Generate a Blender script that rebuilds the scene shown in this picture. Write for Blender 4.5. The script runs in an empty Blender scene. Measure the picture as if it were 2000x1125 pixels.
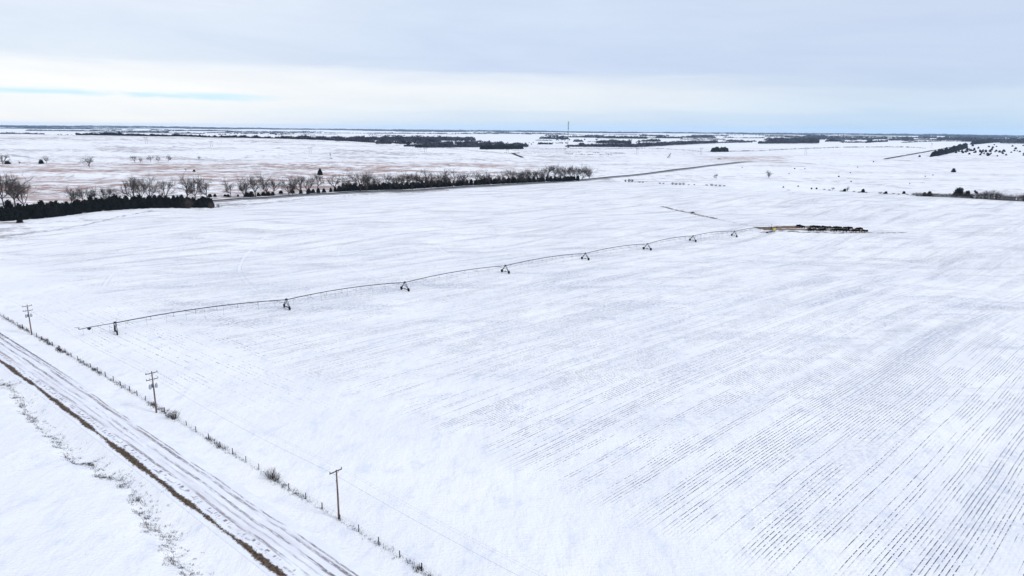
import bpy, math, random
import numpy as np
from mathutils import Vector, Matrix
SC = bpy.context.scene
COL = SC.collection
R = math.radians
random.seed(7); rng = np.random.default_rng(7)

# ------------------------------------------------------------------ camera
F, PITCH, ROLL, CAMH = 1336.0, math.atan((562.5 - 250.5) / 1336.0), 0.0085, 70.0
cp, sp, cr, sr = math.cos(PITCH), math.sin(PITCH), math.cos(ROLL), math.sin(ROLL)
cam_d = bpy.data.cameras.new('camera'); cam = bpy.data.objects.new('camera', cam_d); COL.objects.link(cam)
cam_d.sensor_width = 36.0; cam_d.lens = 36.0 * F / 2000.0
cam_d.clip_start = 0.5; cam_d.clip_end = 120000
X = Vector((cr, sr * sp, sr * cp)); Y = Vector((-sr, cr * sp, cr * cp)); Zb = -Vector((0, cp, -sp))
M = Matrix((X, Y, Zb)).transposed().to_4x4(); M.translation = (0, 0, CAMH)
cam.matrix_world = M
SC.camera = cam

# ------------------------------------------------------------------ light and exposure
SUN_EL, SUN_AZ = R(33), R(118)          # azimuth clockwise from +Y (the view direction)
SC.view_settings.view_transform = 'Standard'; SC.view_settings.look = 'None'
SC.view_settings.exposure = 0.46; SC.view_settings.gamma = 1.0
sl = bpy.data.lights.new('sun', 'SUN'); sl.energy = 1.45; sl.angle = R(11); sl.color = (1.0, 0.965, 0.92)
so = bpy.data.objects.new('sun', sl); COL.objects.link(so)
sd = Vector((math.sin(SUN_AZ) * math.cos(SUN_EL), math.cos(SUN_AZ) * math.cos(SUN_EL), math.sin(SUN_EL)))
so.rotation_euler = sd.to_track_quat('Z', 'Y').to_euler()

def s2l(c):
    return tuple(((v / 255) / 12.92 if v / 255 <= .04045 else (((v / 255) + .055) / 1.055) ** 2.4) for v in c)

class NT:
    """small helper to write node trees"""
    def __init__(s, tree): s.t = tree; tree.nodes.clear()
    def n(s, kind, **kw):
        nd = s.t.nodes.new(kind)
        for k, v in kw.items(): setattr(nd, k, v)
        return nd
    def put(s, sock, v):
        if isinstance(v, bpy.types.NodeSocket): s.t.links.new(v, sock)
        elif v is not None:
            if isinstance(v, (tuple, list)) and len(v) == 3 and sock.type == 'RGBA': v = (*v, 1)
            sock.default_value = v
    def m(s, op, a=None, b=None, c=None, clamp=False):
        nd = s.n('ShaderNodeMath', operation=op, use_clamp=clamp)
        for i, v in enumerate((a, b, c)): s.put(nd.inputs[i], v)
        return nd.outputs[0]
    def vm(s, op, a=None, b=None):
        nd = s.n('ShaderNodeVectorMath', operation=op)
        s.put(nd.inputs[0], a); s.put(nd.inputs[1], b)
        return nd.outputs['Value'] if op in ('DOT_PRODUCT', 'LENGTH', 'DISTANCE') else nd.outputs[0]
    def mix(s, f, a, b, bt='MIX'):
        nd = s.n('ShaderNodeMix', data_type='RGBA', blend_type=bt, clamp_factor=True)
        s.put(nd.inputs[0], f); s.put(nd.inputs[6], a); s.put(nd.inputs[7], b)
        return nd.outputs[2]
    def ss(s, x, a, b, c=0.0, d=1.0):
        nd = s.n('ShaderNodeMapRange', interpolation_type='SMOOTHSTEP')
        for i, v in enumerate((x, a, b, c, d)): s.put(nd.inputs[i], v)
        return nd.outputs[0]
    def noise(s, vec, scale, detail=3, rough=.55, out=0, dist=0.0):
        nd = s.n('ShaderNodeTexNoise'); s.put(nd.inputs['Vector'], vec)
        nd.inputs['Scale'].default_value = scale; nd.inputs['Detail'].default_value = detail
        nd.inputs['Roughness'].default_value = rough; nd.inputs['Distortion'].default_value = dist
        return nd.outputs[out]
    def xyz(s, a, b=0.0, c=0.0):
        nd = s.n('ShaderNodeCombineXYZ')
        for i, v in enumerate((a, b, c)): s.put(nd.inputs[i], v)
        return nd.outputs[0]
    def sep(s, v):
        nd = s.n('ShaderNodeSeparateXYZ'); s.put(nd.inputs[0], v); return nd.outputs
    def ramp(s, f, stops, interp='EASE'):
        nd = s.n('ShaderNodeValToRGB'); s.put(nd.inputs[0], f); cr_ = nd.color_ramp; cr_.interpolation = interp
        while len(cr_.elements) < len(stops): cr_.elements.new(.5)
        for e, (p, c) in zip(cr_.elements, stops): e.position = p; e.color = (*c, 1)
        return nd.outputs[0]

# ------------------------------------------------------------------ sky
w = bpy.data.worlds.new('World'); SC.world = w; w.use_nodes = True
t = NT(w.node_tree)
sky = t.n('ShaderNodeTexSky', sky_type='NISHITA', sun_disc=False)
sky.sun_elevation = SUN_EL; sky.sun_rotation = SUN_AZ; sky.air_density = 1.0; sky.dust_density = .6
gen = t.n('ShaderNodeTexCoord').outputs['Generated']
dx, dy, dz = t.sep(gen)[:3]
az = t.m('ARCTAN2', dx, dy)
lowfreq = t.noise(t.xyz(t.m('MULTIPLY', az, 3.0), t.m('MULTIPLY', dz, 14.0), 0), 1.3, 5, .55)
fine = t.noise(t.xyz(t.m('MULTIPLY', az, 6.0), t.m('MULTIPLY', dz, 90.0), 2.0), 1.0, 5, .6)
e = t.m('ADD', dz, t.m('MULTIPLY', t.m('SUBTRACT', lowfreq, .5), .020))
e = t.m('ADD', e, t.m('MULTIPLY', t.m('SUBTRACT', fine, .5), .018))
e = t.m('ADD', e, t.m('MULTIPLY', az, .008))
# stops are elevation * 4
def st(*a): return [(p * 4, tuple(s2l(c))) for p, c in a]
left = t.ramp(t.m('MULTIPLY', e, 4.0), st((0, (255, 252, 246)), (.016, (246, 249, 252)), (.046, (254, 254, 254)), (.058, (250, 251, 253)), (.084, (226, 235, 248)), (.105, (224, 234, 248)), (.165, (234, 240, 251)), (.245, (226, 234, 249))))
mid = t.ramp(t.m('MULTIPLY', e, 4.0), st((0, (205, 226, 246)), (.018, (219, 233, 248)), (.030, (234, 242, 250)), (.052, (240, 245, 251)), (.068, (228, 236, 249)), (.078, (206, 220, 244)), (.165, (212, 226, 246)), (.245, (208, 221, 244))))
right = t.ramp(t.m('MULTIPLY', e, 4.0), st((0, (184, 214, 243)), (.020, (196, 220, 244)), (.034, (208, 226, 246)), (.050, (206, 223, 244)), (.062, (197, 215, 240)), (.09, (200, 216, 241)), (.165, (205, 218, 241)), (.245, (203, 217, 242))))
c1 = t.mix(t.ss(az, -.55, .0), left, mid)
c2 = t.mix(t.ss(az, -.02, .56), c1, right)
wisp = t.noise(t.xyz(t.m('MULTIPLY', az, 5.0), t.m('MULTIPLY', t.m('ADD', dz, t.m('MULTIPLY', az, .03)), 34.0), 7.0), 1.0, 7, .62, dist=.6)
wk = t.ss(wisp, .3, .7, .962, 1.03)
cl = t.vm('MULTIPLY', t.vm('MULTIPLY', c2, t.xyz(wk, t.m('POWER', wk, .8), t.m('POWER', wk, .45))), (7.45, 7.45, 7.45))
# thin gaps low in the cloud on the left where the clear sky shows
g1 = t.m('SUBTRACT', 1.0, t.m('ABSOLUTE', t.m('DIVIDE', t.m('SUBTRACT', t.m('ADD', t.m('ADD', dz, t.m('MULTIPLY', t.m('ADD', az, .5), .012)), t.m('MULTIPLY', t.m('SUBTRACT', fine, .5), .012)), .0375), .0065)))
gw = t.m('MULTIPLY', t.ss(az, -.75, -.60), t.ss(az, -.28, -.42))
gap = t.m('MULTIPLY', t.m('MULTIPLY', t.ss(g1, .0, .9), gw), t.ss(t.noise(t.xyz(t.m('MULTIPLY', az, 9.0), t.m('MULTIPLY', dz, 60.0), 5.0), 1.0, 3), .36, .56))
skc = t.vm('MULTIPLY', sky.outputs[0], (1, 1, 1))
gapc = t.mix(.12, t.vm('MULTIPLY', (s2l((188, 228, 247))), (8.2, 8.2, 8.2)), skc)
col = t.mix(.06, cl, skc)
col = t.mix(t.m('MULTIPLY', gap, .85), col, gapc)
bg = t.n('ShaderNodeBackground'); bg.inputs[1].default_value = 0.1
t.put(bg.inputs[0], col)
t.put(t.n('ShaderNodeOutputWorld').inputs[0], bg.outputs[0])
SC.cycles.use_fast_gi = False
SC.cycles.volume_bounces = 2
SC.cycles.max_bounces = 6; SC.cycles.diffuse_bounces = 2; SC.cycles.transparent_max_bounces = 12

# ------------------------------------------------------------------ terrain height
def ss(x, a, b):
    q = np.clip((np.asarray(x, float) - a) / (b - a), 0, 1); return q * q * (3 - 2 * q)
def mkwaves(n, wl0, wl1, seed):
    g = np.random.default_rng(seed)
    wl = np.exp(g.uniform(math.log(wl0), math.log(wl1), n)); th = g.uniform(0, math.pi, n)
    return [(2 * math.pi / a * math.cos(b), 2 * math.pi / a * math.sin(b), p) for a, b, p in zip(wl, th, g.uniform(0, 6.28, n))]
W1 = mkwaves(14, 140, 420, 1); W2 = mkwaves(14, 700, 2200, 2); W3 = mkwaves(12, 3500, 9000, 3); W4 = mkwaves(16, 18, 60, 4)
def waves(W, x, y): return sum(np.sin(a * x + b * y + p) for a, b, p in W) / math.sqrt(len(W) / 2)
RD = (0.7600, -0.6499)                    # gravel road runs this way
RN = (0.6499, 0.7600)                     # towards the field
CREST_PX = [-700, 0, 250, 500, 640, 750, 830, 930, 1050, 3000]
CREST_Y = [256, 263, 267.3, 272.3, 276.8, 283, 288, 293, 296, 300]
CREST_D = [2700, 2600, 2500, 2350, 2250, 2150, 2050, 1950, 1900, 1900]
def crest(azv):
    px = 1000 + F * np.tan(np.clip(azv, -1.2, 1.2)) / cp * 1.0
    py = np.interp(px, CREST_PX, CREST_Y); D = np.interp(px, CREST_PX, CREST_D)
    # ray through that pixel
    u = (px - 1000) / F; v = (562.5 - py) / F
    u2 = u * cr - v * sr; v2 = u * sr + v * cr
    hy = cp + v2 * sp; hz = v2 * cp - sp
    zc = CAMH + hz / np.sqrt(u2 * u2 + hy * hy) * D
    wgt = 1 - ss(px, 850, 1080)
    return D, zc, wgt
BUMPS = []
BANK = [(-60, 738), (0, 752), (18, 756), (40, 790), (52, 812), (85, 848), (115, 872), (140, 905), (172, 908), (188, 932), (232, 940), (262, 968), (275, 1003), (282, 1030), (310, 1046), (330, 1058), (326, 1098), (360, 1122), (380, 1150)]
def flatpt(px, py):
    u = (px - 1000) / F; v = (562.5 - py) / F
    u, v = u * cr - v * sr, u * sr + v * cr
    q = CAMH / -(v * cp - sp); return u * q, (cp + v * sp) * q
_b = sorted([(p[0] * RD[0] + p[1] * RD[1], p[0] * RN[0] + p[1] * RN[1]) for p in (flatpt(*q) for q in BANK)])
BK = ([q[0] for q in _b], [q[1] for q in _b])
def Zf(x, y):
    x = np.asarray(x, float); y = np.asarray(y, float)
    r = np.hypot(x, y); a = np.arctan2(x, y); front = (y > 0)
    s = x * RN[0] + y * RN[1]
    z = -5.0 * ss(r, 170, 480) - r * r / (2 * 7.3e6)
    z = z + 1.3 * ss(r, 180, 500) * waves(W1, x, y) * (1 - .5 * ss(r, 900, 2000))
    z = z + 3.2 * ss(r, 700, 2200) * waves(W2, x, y) + 7 * ss(r, 4500, 12000) * waves(W3, x, y)
    z = z + .06 * waves(W4, x, y) * ss(np.abs(s - 53), 9, 16) * (1 - ss(r, 500, 900))
    D, zc, wg = crest(a)
    q = r / D
    prof = np.where(q < 1, ss(q, .42, 1.12) / ss(1, .42, 1.12), 1 - .26 * ss(q, 1.02, 1.3) - .74 * ss(q, 1.5, 2.6))
    zz = z + 3.5
    z = z + np.where(front, wg * prof * np.maximum(zc + 6.5, 0), 0) * (1 - 0 * zz) - wg * front * 3.2 * waves(W2, x, y) * ss(q, .55, .85) * (1 - ss(q, 1.1, 1.5))
    z = z + 42 * ss(r, 11000, 21000) * (1 - ss(a, -.55, -.1)) * front
    for bx, by, br, bh in BUMPS: z = z + bh * np.exp(-((x - bx) ** 2 + (y - by) ** 2) / (2 * br * br))
    # road embankment and ditches
    kk = x * RD[0] + y * RD[1]; bk = np.interp(kk, BK[0], BK[1]) + .7 * np.sin(kk * .9) + .5 * np.sin(kk * 2.3 + 1)
    road = .55 * (1 - ss(np.abs(s - 53.3), 4.6, 8.0)) - .75 * np.exp(-((s - 43.0) / 3.2) ** 2) - .45 * np.exp(-((s - 62) / 2.2) ** 2) + .75 * (1 - ss(s - bk, -1.6, 1.6)) + .10 * np.exp(-((s - bk + 2.2) / 1.2) ** 2)
    z = z + road * (1 - ss(r, 500, 900))
    return z

def vn(x, seed=0):
    i = math.floor(x); f = x - i; f = f * f * (3 - 2 * f)
    h = lambda n: (math.sin(n * 127.1 + seed * 311.7) * 43758.5453) % 1
    return h(i) * (1 - f) + h(i + 1) * f
RINGS = 620; R0, R1 = 22.0, 40000.0
ringr = R0 * (R1 / R0) ** (np.arange(RINGS) / (RINGS - 1))
AZ = np.concatenate([np.linspace(-math.pi, -.86, 60)[:-1], np.linspace(-.86, .86, 1001), np.linspace(.86, math.pi, 60)[1:-1]])
NA = len(AZ)
def build_grid():
    rr, aa = np.meshgrid(ringr, AZ, indexing='ij')
    x = rr * np.sin(aa); y = rr * np.cos(aa)
    return x, y, Zf(x, y)
# highway passes a crest then dips out of sight
BUMPS += [(480, 1500, 190, 5.5), (800, 1790, 190, -9.0), (1180, 2020, 260, 4)]
GX, GY, GZ = build_grid()
def Zm(x, y):
    """height of the terrain mesh itself"""
    r = max(math.hypot(x, y), R0 * 1.001); a = math.atan2(x, y)
    i = math.log(r / R0) / math.log(R1 / R0) * (RINGS - 1); i0 = min(int(i), RINGS - 2)
    fi = (r - ringr[i0]) / (ringr[i0 + 1] - ringr[i0])
    j = int(np.searchsorted(AZ, a)) - 1; j = max(0, min(NA - 2, j)); fj = (a - AZ[j]) / (AZ[j + 1] - AZ[j])
    return float((GZ[i0, j] * (1 - fj) + GZ[i0, j + 1] * fj) * (1 - fi) + (GZ[i0 + 1, j] * (1 - fj) + GZ[i0 + 1, j + 1] * fj) * fi)
def pray(px, py):
    u = (px - 1000) / F; v = (562.5 - py) / F
    u, v = u * cr - v * sr, u * sr + v * cr
    return u, cp + v * sp, v * cp - sp
def at(px, py):
    """ground point seen at photo pixel (2000 x 1125)"""
    x, y, dz_ = pray(px, py); h = math.hypot(x, y)
    t0 = 40.0
    while t0 < 39000:
        d = max(1.0, t0 * .006); t1 = t0 + d
        if CAMH + dz_ / h * t1 < Zm(x / h * t1, y / h * t1):
            for _ in range(12):
                tm = (t0 + t1) / 2
                if CAMH + dz_ / h * tm < Zm(x / h * tm, y / h * tm): t1 = tm
                else: t0 = tm
            return x / h * t1, y / h * t1, Zm(x / h * t1, y / h * t1)
        t0 = t1
    t0 = 24000
    return x / h * t0, y / h * t0, Zm(x / h * t0, y / h * t0)
def proj(x, y, z):
    dzc = z - CAMH
    depth = y * cp - dzc * sp; v = (y * sp + dzc * cp) / depth; u = x / depth
    u0 = u * cr + v * sr; v0 = -u * sr + v * cr
    return 1000 + u0 * F, 562.5 - v0 * F
def hgt(p, pix): return pix * math.hypot(p[0], p[1]) / F * 1.02     # metres for a height of pix photo pixels
def azdist(px, D):
    x, y, _ = pray(px, 270); h = math.hypot(x, y); return x / h * D, y / h * D, Zm(x / h * D, y / h * D)

# ------------------------------------------------------------------ mesh helpers
def fast(name, V, Fc, mat, parent=None, smooth=False, k=3):
    V = np.asarray(V, np.float32).reshape(-1, 3); Fc = np.asarray(Fc, np.int32).reshape(-1, k)
    me = bpy.data.meshes.new(name); me.vertices.add(len(V)); me.vertices.foreach_set('co', V.ravel())
    me.loops.add(Fc.size); me.loops.foreach_set('vertex_index', Fc.ravel())
    me.polygons.add(len(Fc)); me.polygons.foreach_set('loop_start', np.arange(len(Fc), dtype=np.int32) * k)
    me.update(calc_edges=True)
    if smooth: me.polygons.foreach_set('use_smooth', np.ones(len(Fc), bool))
    me.materials.append(mat)
    o = bpy.data.objects.new(name, me); COL.objects.link(o)
    if parent: o.parent = parent
    return o
def tag(o, label=None, cat=None, group=None, kind=None):
    if label: o['label'] = label
    if cat: o['category'] = cat
    if group: o['group'] = group
    if kind: o['kind'] = kind
    return o
def empty(name, loc, rz=0.0):
    o = bpy.data.objects.new(name, None); COL.objects.link(o); o.location = loc; o.rotation_euler = (0, 0, rz); o.empty_display_size = .5
    return o
def copy_tree(o, parent=None):
    c = o.copy(); COL.objects.link(c); c.parent = parent
    for ch in list(o.children): copy_tree(ch, c)
    return c
class MB:
    def __init__(s): s.v = []; s.f = []
    def tube(s, p0, p1, r0, r1=None, n=6, cap=True):
        r1 = r0 if r1 is None else r1
        p0 = Vector(p0); p1 = Vector(p1); d = (p1 - p0)
        if d.length < 1e-6: return s
        d.normalize(); a = d.orthogonal().normalized(); b = d.cross(a); k = len(s.v)
        for p, r in ((p0, r0), (p1, r1)):
            for i in range(n):
                th = 2 * math.pi * i / n; s.v.append(p + (a * math.cos(th) + b * math.sin(th)) * r)
        for i in range(n): s.f.append((k + i, k + (i + 1) % n, k + n + (i + 1) % n, k + n + i))
        if cap: s.f.append(tuple(k + i for i in reversed(range(n)))); s.f.append(tuple(k + n + i for i in range(n)))
        return s
    def path(s, pts, rs, n=6):
        for i in range(len(pts) - 1):
            s.tube(pts[i], pts[i + 1], rs[i] if hasattr(rs, '__len__') else rs, rs[i + 1] if hasattr(rs, '__len__') else rs, n)
        return s
    def box(s, c, size, rz=0.0, bev=0.0):
        c = Vector(c); k = len(s.v); hx, hy, hz = [q / 2 for q in size]; ca, sa = math.cos(rz), math.sin(rz)
        b = min(bev, hx * .45, hy * .45)
        ring = [(-hx + b, -hy), (hx - b, -hy), (hx, -hy + b), (hx, hy - b), (hx - b, hy), (-hx + b, hy), (-hx, hy - b), (-hx, -hy + b)] if b else [(-hx, -hy), (hx, -hy), (hx, hy), (-hx, hy)]
        n = len(ring)
        for z in (-hz, hz):
            for x, y in ring: s.v.append(c + Vector((x * ca - y * sa, x * sa + y * ca, z)))
        for i in range(n): s.f.append((k + i, k + (i + 1) % n, k + n + (i + 1) % n, k + n + i))
        s.f.append(tuple(k + i for i in reversed(range(n)))); s.f.append(tuple(k + n + i for i in range(n)))
        return s
    def lathe(s, c, prof, n=12, axis=(0, 0, 1)):
        c = Vector(c); ax = Vector(axis).normalized(); a = ax.orthogonal().normalized(); b = ax.cross(a); k = len(s.v)
        for r, h in prof:
            for i in range(n):
                th = 2 * math.pi * i / n; s.v.append(c + ax * h + (a * math.cos(th) + b * math.sin(th)) * r)
        for j in range(len(prof) - 1):
            for i in range(n): s.f.append((k + j * n + i, k + j * n + (i + 1) % n, k + (j + 1) * n + (i + 1) % n, k + (j + 1) * n + i))
        s.f.append(tuple(k + i for i in reversed(range(n)))); s.f.append(tuple(k + (len(prof) - 1) * n + i for i in range(n)))
        return s
    def build(s, name, mat, parent=None, smooth=False):
        me = bpy.data.meshes.new(name); me.from_pydata([tuple(v) for v in s.v], [], s.f); me.update()
        if smooth:
            for p in me.polygons: p.use_smooth = True
        me.materials.append(mat); o = bpy.data.objects.new(name, me); COL.objects.link(o)
        if parent: o.parent = parent
        return o

# ------------------------------------------------------------------ materials
def mat(name, col, rough=.8, metal=0.0, var=.0, nscale=3.0, col2=None, spec=.2, objrand=0.0, bump=0.0):
    m = bpy.data.materials.new(name); m.use_nodes = True; t = NT(m.node_tree)
    p = t.n('ShaderNodeBsdfPrincipled'); p.inputs['Roughness'].default_value = rough; p.inputs['Metallic'].default_value = metal
    p.inputs['Specular IOR Level'].default_value = spec
    pos = t.n('ShaderNodeTexCoord').outputs['Object']
    nz = t.noise(pos, nscale, 4)
    c2 = col2 if col2 else tuple(v * (1 - var) for v in col)
    c = t.mix(t.ss(nz, .35, .65), col, c2)
    if objrand:
        rnd = t.n('ShaderNodeObjectInfo').outputs['Random']
        c = t.mix(1.0, c, t.xyz(*[t.m('MULTIPLY_ADD', rnd, objrand * 2, 1 - objrand)] * 3), 'MULTIPLY')
    t.put(p.inputs['Base Color'], c)
    if bump:
        b = t.n('ShaderNodeBump'); b.inputs['Strength'].default_value = bump; t.put(b.inputs['Height'], nz); t.put(p.inputs['Normal'], b.outputs[0])
    t.put(t.n('ShaderNodeOutputMaterial').inputs[0], p.outputs[0])
    return m
M_bark = mat('cottonwood_bark', (.045, .036, .034), .95, var=.4, nscale=1.5, objrand=.25)
M_twig = mat('cottonwood_twigs', (.060, .049, .042), .95, var=.35, nscale=.6, objrand=.25)
M_jun = mat('juniper_foliage', (.006, .009, .009), .95, col2=(.013, .015, .013), nscale=.9, objrand=.35, spec=.05)
M_juntrunk = mat('juniper_bark', (.06, .045, .035), .95, var=.3)
M_bush = mat('bare_shrub_stems', (.060, .046, .040), .95, var=.4, nscale=2, objrand=.2)
M_grass = mat('dead_grass', (.17, .115, .075), .95, col2=(.07, .048, .035), nscale=3)
M_grassd = mat('dark_dead_grass', (.055, .040, .032), .95, col2=(.028, .022, .02), nscale=2)
M_pole = mat('weathered_pole_wood', (.16, .105, .085), .9, var=.35, nscale=3, bump=.2)
M_arm = mat('dark_crossarm_wood', (.055, .042, .042), .9, var=.3)
M_galv = mat('galvanised_steel', (.030, .034, .050), .6, .2, var=.35, nscale=1.2)
M_tyre = mat('black_tyre_rubber', (.012, .012, .014), .9, var=.3)
M_tank = mat('transformer_grey_paint', (.30, .35, .41), .45, var=.15, nscale=2)
M_porc = mat('insulator_porcelain', (.05, .03, .03), .3, var=.1)
M_wire = mat('aluminium_wire', (.20, .23, .29), .6, .3, var=.1)
M_post = mat('fence_post_wood', (.055, .038, .032), .95, var=.5, nscale=4, objrand=.3)
M_yel = mat('yellow_plastic_tank', (.62, .48, .02), .5, var=.12, nscale=1.5)
M_cow = mat('black_cow_hide', (.003, .003, .0035), .95, var=.3, nscale=3, spec=.0)
M_stem = mat('pasture_speck', (.06, .05, .05), .95, var=.3)
M_wood_far = mat('far_woodland_hazed', (.015, .019, .034), 1.0, col2=(.080, .080, .108), nscale=.035, spec=0)  # blue-grey of distance haze is painted into the tree colour
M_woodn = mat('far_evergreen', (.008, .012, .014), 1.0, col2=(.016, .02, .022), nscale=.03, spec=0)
M_woodb = mat('horizon_woodland_hazed', (.004, .010, .024), 1.0, col2=(.010, .019, .038), nscale=.004, spec=0)  # strong haze blue put into the foliage colour of the horizon belts
M_mast = mat('mast_steel', (.10, .10, .12), .6, .4, var=.2, nscale=.1)
M_redmast = mat('mast_antenna', (.08, .05, .055), .6, .2, var=.2)
M_mud = mat('frozen_mud_clod', (.09, .058, .042), .95, var=.5, nscale=2)

# ------------------------------------------------------------------ ground sheet
PIV = at(1506, 455); PIV = (PIV[0], PIV[1], PIV[2])
TW_PX = [(227, 651), (560.5, 603), (791, 567.5), (987, 533), (1143, 507.5), (1264, 488), (1353, 471.5), (1434, 462)]
TW = [at(*p) for p in TW_PX]
def snow_ground_material(kind):
    m = bpy.data.materials.new(kind); m.use_nodes = True; t = NT(m.node_tree)
    pos = t.n('ShaderNodeTexCoord').outputs['Object']
    x, y, _ = t.sep(pos)[:3]
    flat = t.xyz(x, y, 0)
    att = lambda n_: t.n('ShaderNodeAttribute', attribute_name=n_).outputs['Fac']
    a_field, a_head, a_past, a_brown, a_left = att('field'), att('headland'), att('pasture'), att('brown'), att('meadow')
    dist = t.vm('LENGTH', flat)
    snow = t.mix(t.ss(t.noise(flat, .03, 5, .6), .38, .66), (.830, .835, .850), (.895, .890, .885))
    snow = t.mix(t.m('MULTIPLY', t.ss(t.noise(t.vm('MULTIPLY', flat, (1, .6, 1)), .22, 7, .74), .50, .68), .55), snow, (.64, .68, .79))
    # ---- crop rows
    d = (.725, .688); nn = (.688, -.725)
    wv = t.m('MULTIPLY', t.m('SUBTRACT', t.noise(flat, .0040, 1, .4), .5), 22.0)
    wv2 = t.m('MULTIPLY', t.m('SUBTRACT', t.noise(flat, .03, 1, .4), .5), .8)
    u = t.m('ADD', t.m('ADD', t.vm('DOT_PRODUCT', flat, (nn[0], nn[1], 0)), wv), wv2)
    v = t.vm('DOT_PRODUCT', flat, (d[0], d[1], 0))
    def rows(u, v, sp_, wd, seed, dash=1.3, patch=(.10, .030), lo=.46, hi=.62, sd_=None):
        ur = t.m('DIVIDE', u, sp_); idx = t.m('FLOOR', ur); fr = t.m('ABSOLUTE', t.m('SUBTRACT', t.m('FRACT', ur), .5))
        nd = t.n('ShaderNodeTexWhiteNoise', noise_dimensions='2D'); t.put(nd.inputs['Vector'], t.xyz(idx, seed, 0)); rr = nd.outputs['Value']
        nd2 = t.n('ShaderNodeTexWhiteNoise', noise_dimensions='2D'); t.put(nd2.inputs['Vector'], t.xyz(t.m('FLOOR', t.m('DIVIDE', ur, 6.0)), seed + 3., 0)); r6 = nd2.outputs['Value']
        line = t.ss(t.m('ADD', fr, t.m('MULTIPLY', t.noise(flat, 3.0, 2), .06)), wd + .05, wd - .03)
        dn = t.noise(t.xyz(t.m('MULTIPLY', idx, 7.31), t.m('MULTIPLY', v, dash), seed), 1.0, 2, .7)
        if seed < 3: dn = t.m('ADD', dn, t.m('MULTIPLY', t.m('SUBTRACT', r6, .5), .08))
        line = t.m('MULTIPLY', line, t.ss(dn, .42 if seed < 3 else .50, .52 if seed < 3 else .58))
        pn = t.noise(t.xyz(t.m('MULTIPLY', u, patch[0]), t.m('MULTIPLY', v, patch[1]), seed + 9.), 1.0, 5, .62)
        amt = t.m('ADD', pn, t.m('ADD', t.m('MULTIPLY', t.m('SUBTRACT', rr, .5), .26), t.m('MULTIPLY', t.m('SUBTRACT', r6, .5), .10)))
        if sd_ is not None: amt = t.m('ADD', amt, sd_)
        return t.m('MULTIPLY', line, t.ss(amt, lo, hi)), pn
    sdist = t.vm('DOT_PRODUCT', flat, (RN[0], RN[1], 0))
    big = t.m('MULTIPLY', t.m('SUBTRACT', t.noise(flat, .012, 2, .5), .5), .34)
    lead = t.m('ADD', big, t.m('ADD', t.m('ADD', t.ss(sdist, 96, 140, -.035, .025), t.ss(sdist, 210, 290, 0, -.04)), t.ss(x, -60, 90, -.01, .045)))
    r1, p1 = rows(u, v, .76, .118, 1.0, lo=.47, hi=.58, sd_=lead)
    u2 = t.m('ADD', t.vm('DOT_PRODUCT', flat, (RN[0], RN[1], 0)), wv2); v2 = t.vm('DOT_PRODUCT', flat, (RD[0], RD[1], 0))
    r2, p2 = rows(u2, v2, 1.45, .13, 5.0, dash=.95, patch=(.09, .05), lo=.46, hi=.58)
    rowcol = t.mix(t.ss(t.noise(flat, .08, 3), .4, .65), (.008, .009, .018), (.045, .065, .14))
    mk = t.m('ADD', t.m('MULTIPLY', t.m('MULTIPLY', r1, a_field), 1.0), t.m('MULTIPLY', t.m('MULTIPLY', r2, a_head), .75), clamp=True)
    mk = t.m('MULTIPLY', mk, t.m('MULTIPLY', t.ss(dist, 150, 500, 1.0, .78), t.ss(t.noise(flat, .16, 4, .7), .36, .54, .35, 1.0)))
    snow = t.mix(mk, snow, rowcol)
    # thin snow over stubble seen from afar: long faint streaks along the rows and across the wind
    stre = t.noise(t.xyz(t.m('MULTIPLY', u, .09), t.m('MULTIPLY', v, .010), 4.0), 1.0, 6, .7)
    stre2 = t.noise(t.vm('MULTIPLY', flat, (.012, .05, 1)), 1.0, 6, .72)
    thin = t.m('MULTIPLY', t.m('MAXIMUM', t.ss(stre, .48, .66), t.ss(stre2, .49, .66)), a_field)
    grain = t.noise(flat, .9, 4, .75)
    thin = t.m('MULTIPLY', t.m('MULTIPLY', thin, t.ss(grain, .40, .64)), t.ss(dist, 130, 330, .28, .85))
    snow = t.mix(thin, snow, t.mix(t.ss(dist, 250, 600), (.30, .34, .45), (.22, .225, .27)))
    # ---- circular wheel tracks around the pivot
    rp = t.vm('DISTANCE', flat, (PIV[0], PIV[1], 0)); prev = None
    for q in TW:
        rad = math.hypot(q[0] - PIV[0], q[1] - PIV[1])
        dd = t.m('ABSOLUTE', t.m('SUBTRACT', t.m('ADD', rp, t.m('MULTIPLY', t.m('SUBTRACT', t.noise(flat, .03, 2), .5), 1.5)), rad)); prev = dd if prev is None else t.m('MINIMUM', prev, dd)
    trk = t.m('MULTIPLY', t.m('MULTIPLY', t.ss(prev, .85, .45), t.m('MULTIPLY', a_field, t.ss(x, 60, -40))), t.ss(t.noise(flat, .016, 3), .46, .58))
    snow = t.mix(t.m('MULTIPLY', trk, .5), snow, (.90, .905, .93))
    trd = t.m('MULTIPLY', t.m('MULTIPLY', t.ss(t.m('ABSOLUTE', t.m('SUBTRACT', prev, 1.1)), .3, .12), t.m('MULTIPLY', a_field, t.ss(x, 60, -40))), t.ss(t.noise(flat, .020, 3), .50, .60))
    snow = t.mix(t.m('MULTIPLY', trd, .25), snow, (.30, .32, .42))
    # ---- pasture: grass tips through the snow, warm where it is thick
    gr = t.noise(flat, .045, 8, .80)
    far = t.noise(t.vm('MULTIPLY', flat, (.004, .008, 1)), 1.0, 4, .6)
    pm = t.m('MULTIPLY', t.ss(t.m('ADD', gr, t.m('MULTIPLY', t.m('SUBTRACT', far, .5), .55)), .47, .66), a_past)
    snow = t.mix(t.m('MULTIPLY', pm, .78), snow, (.26, .21, .225))
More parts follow.
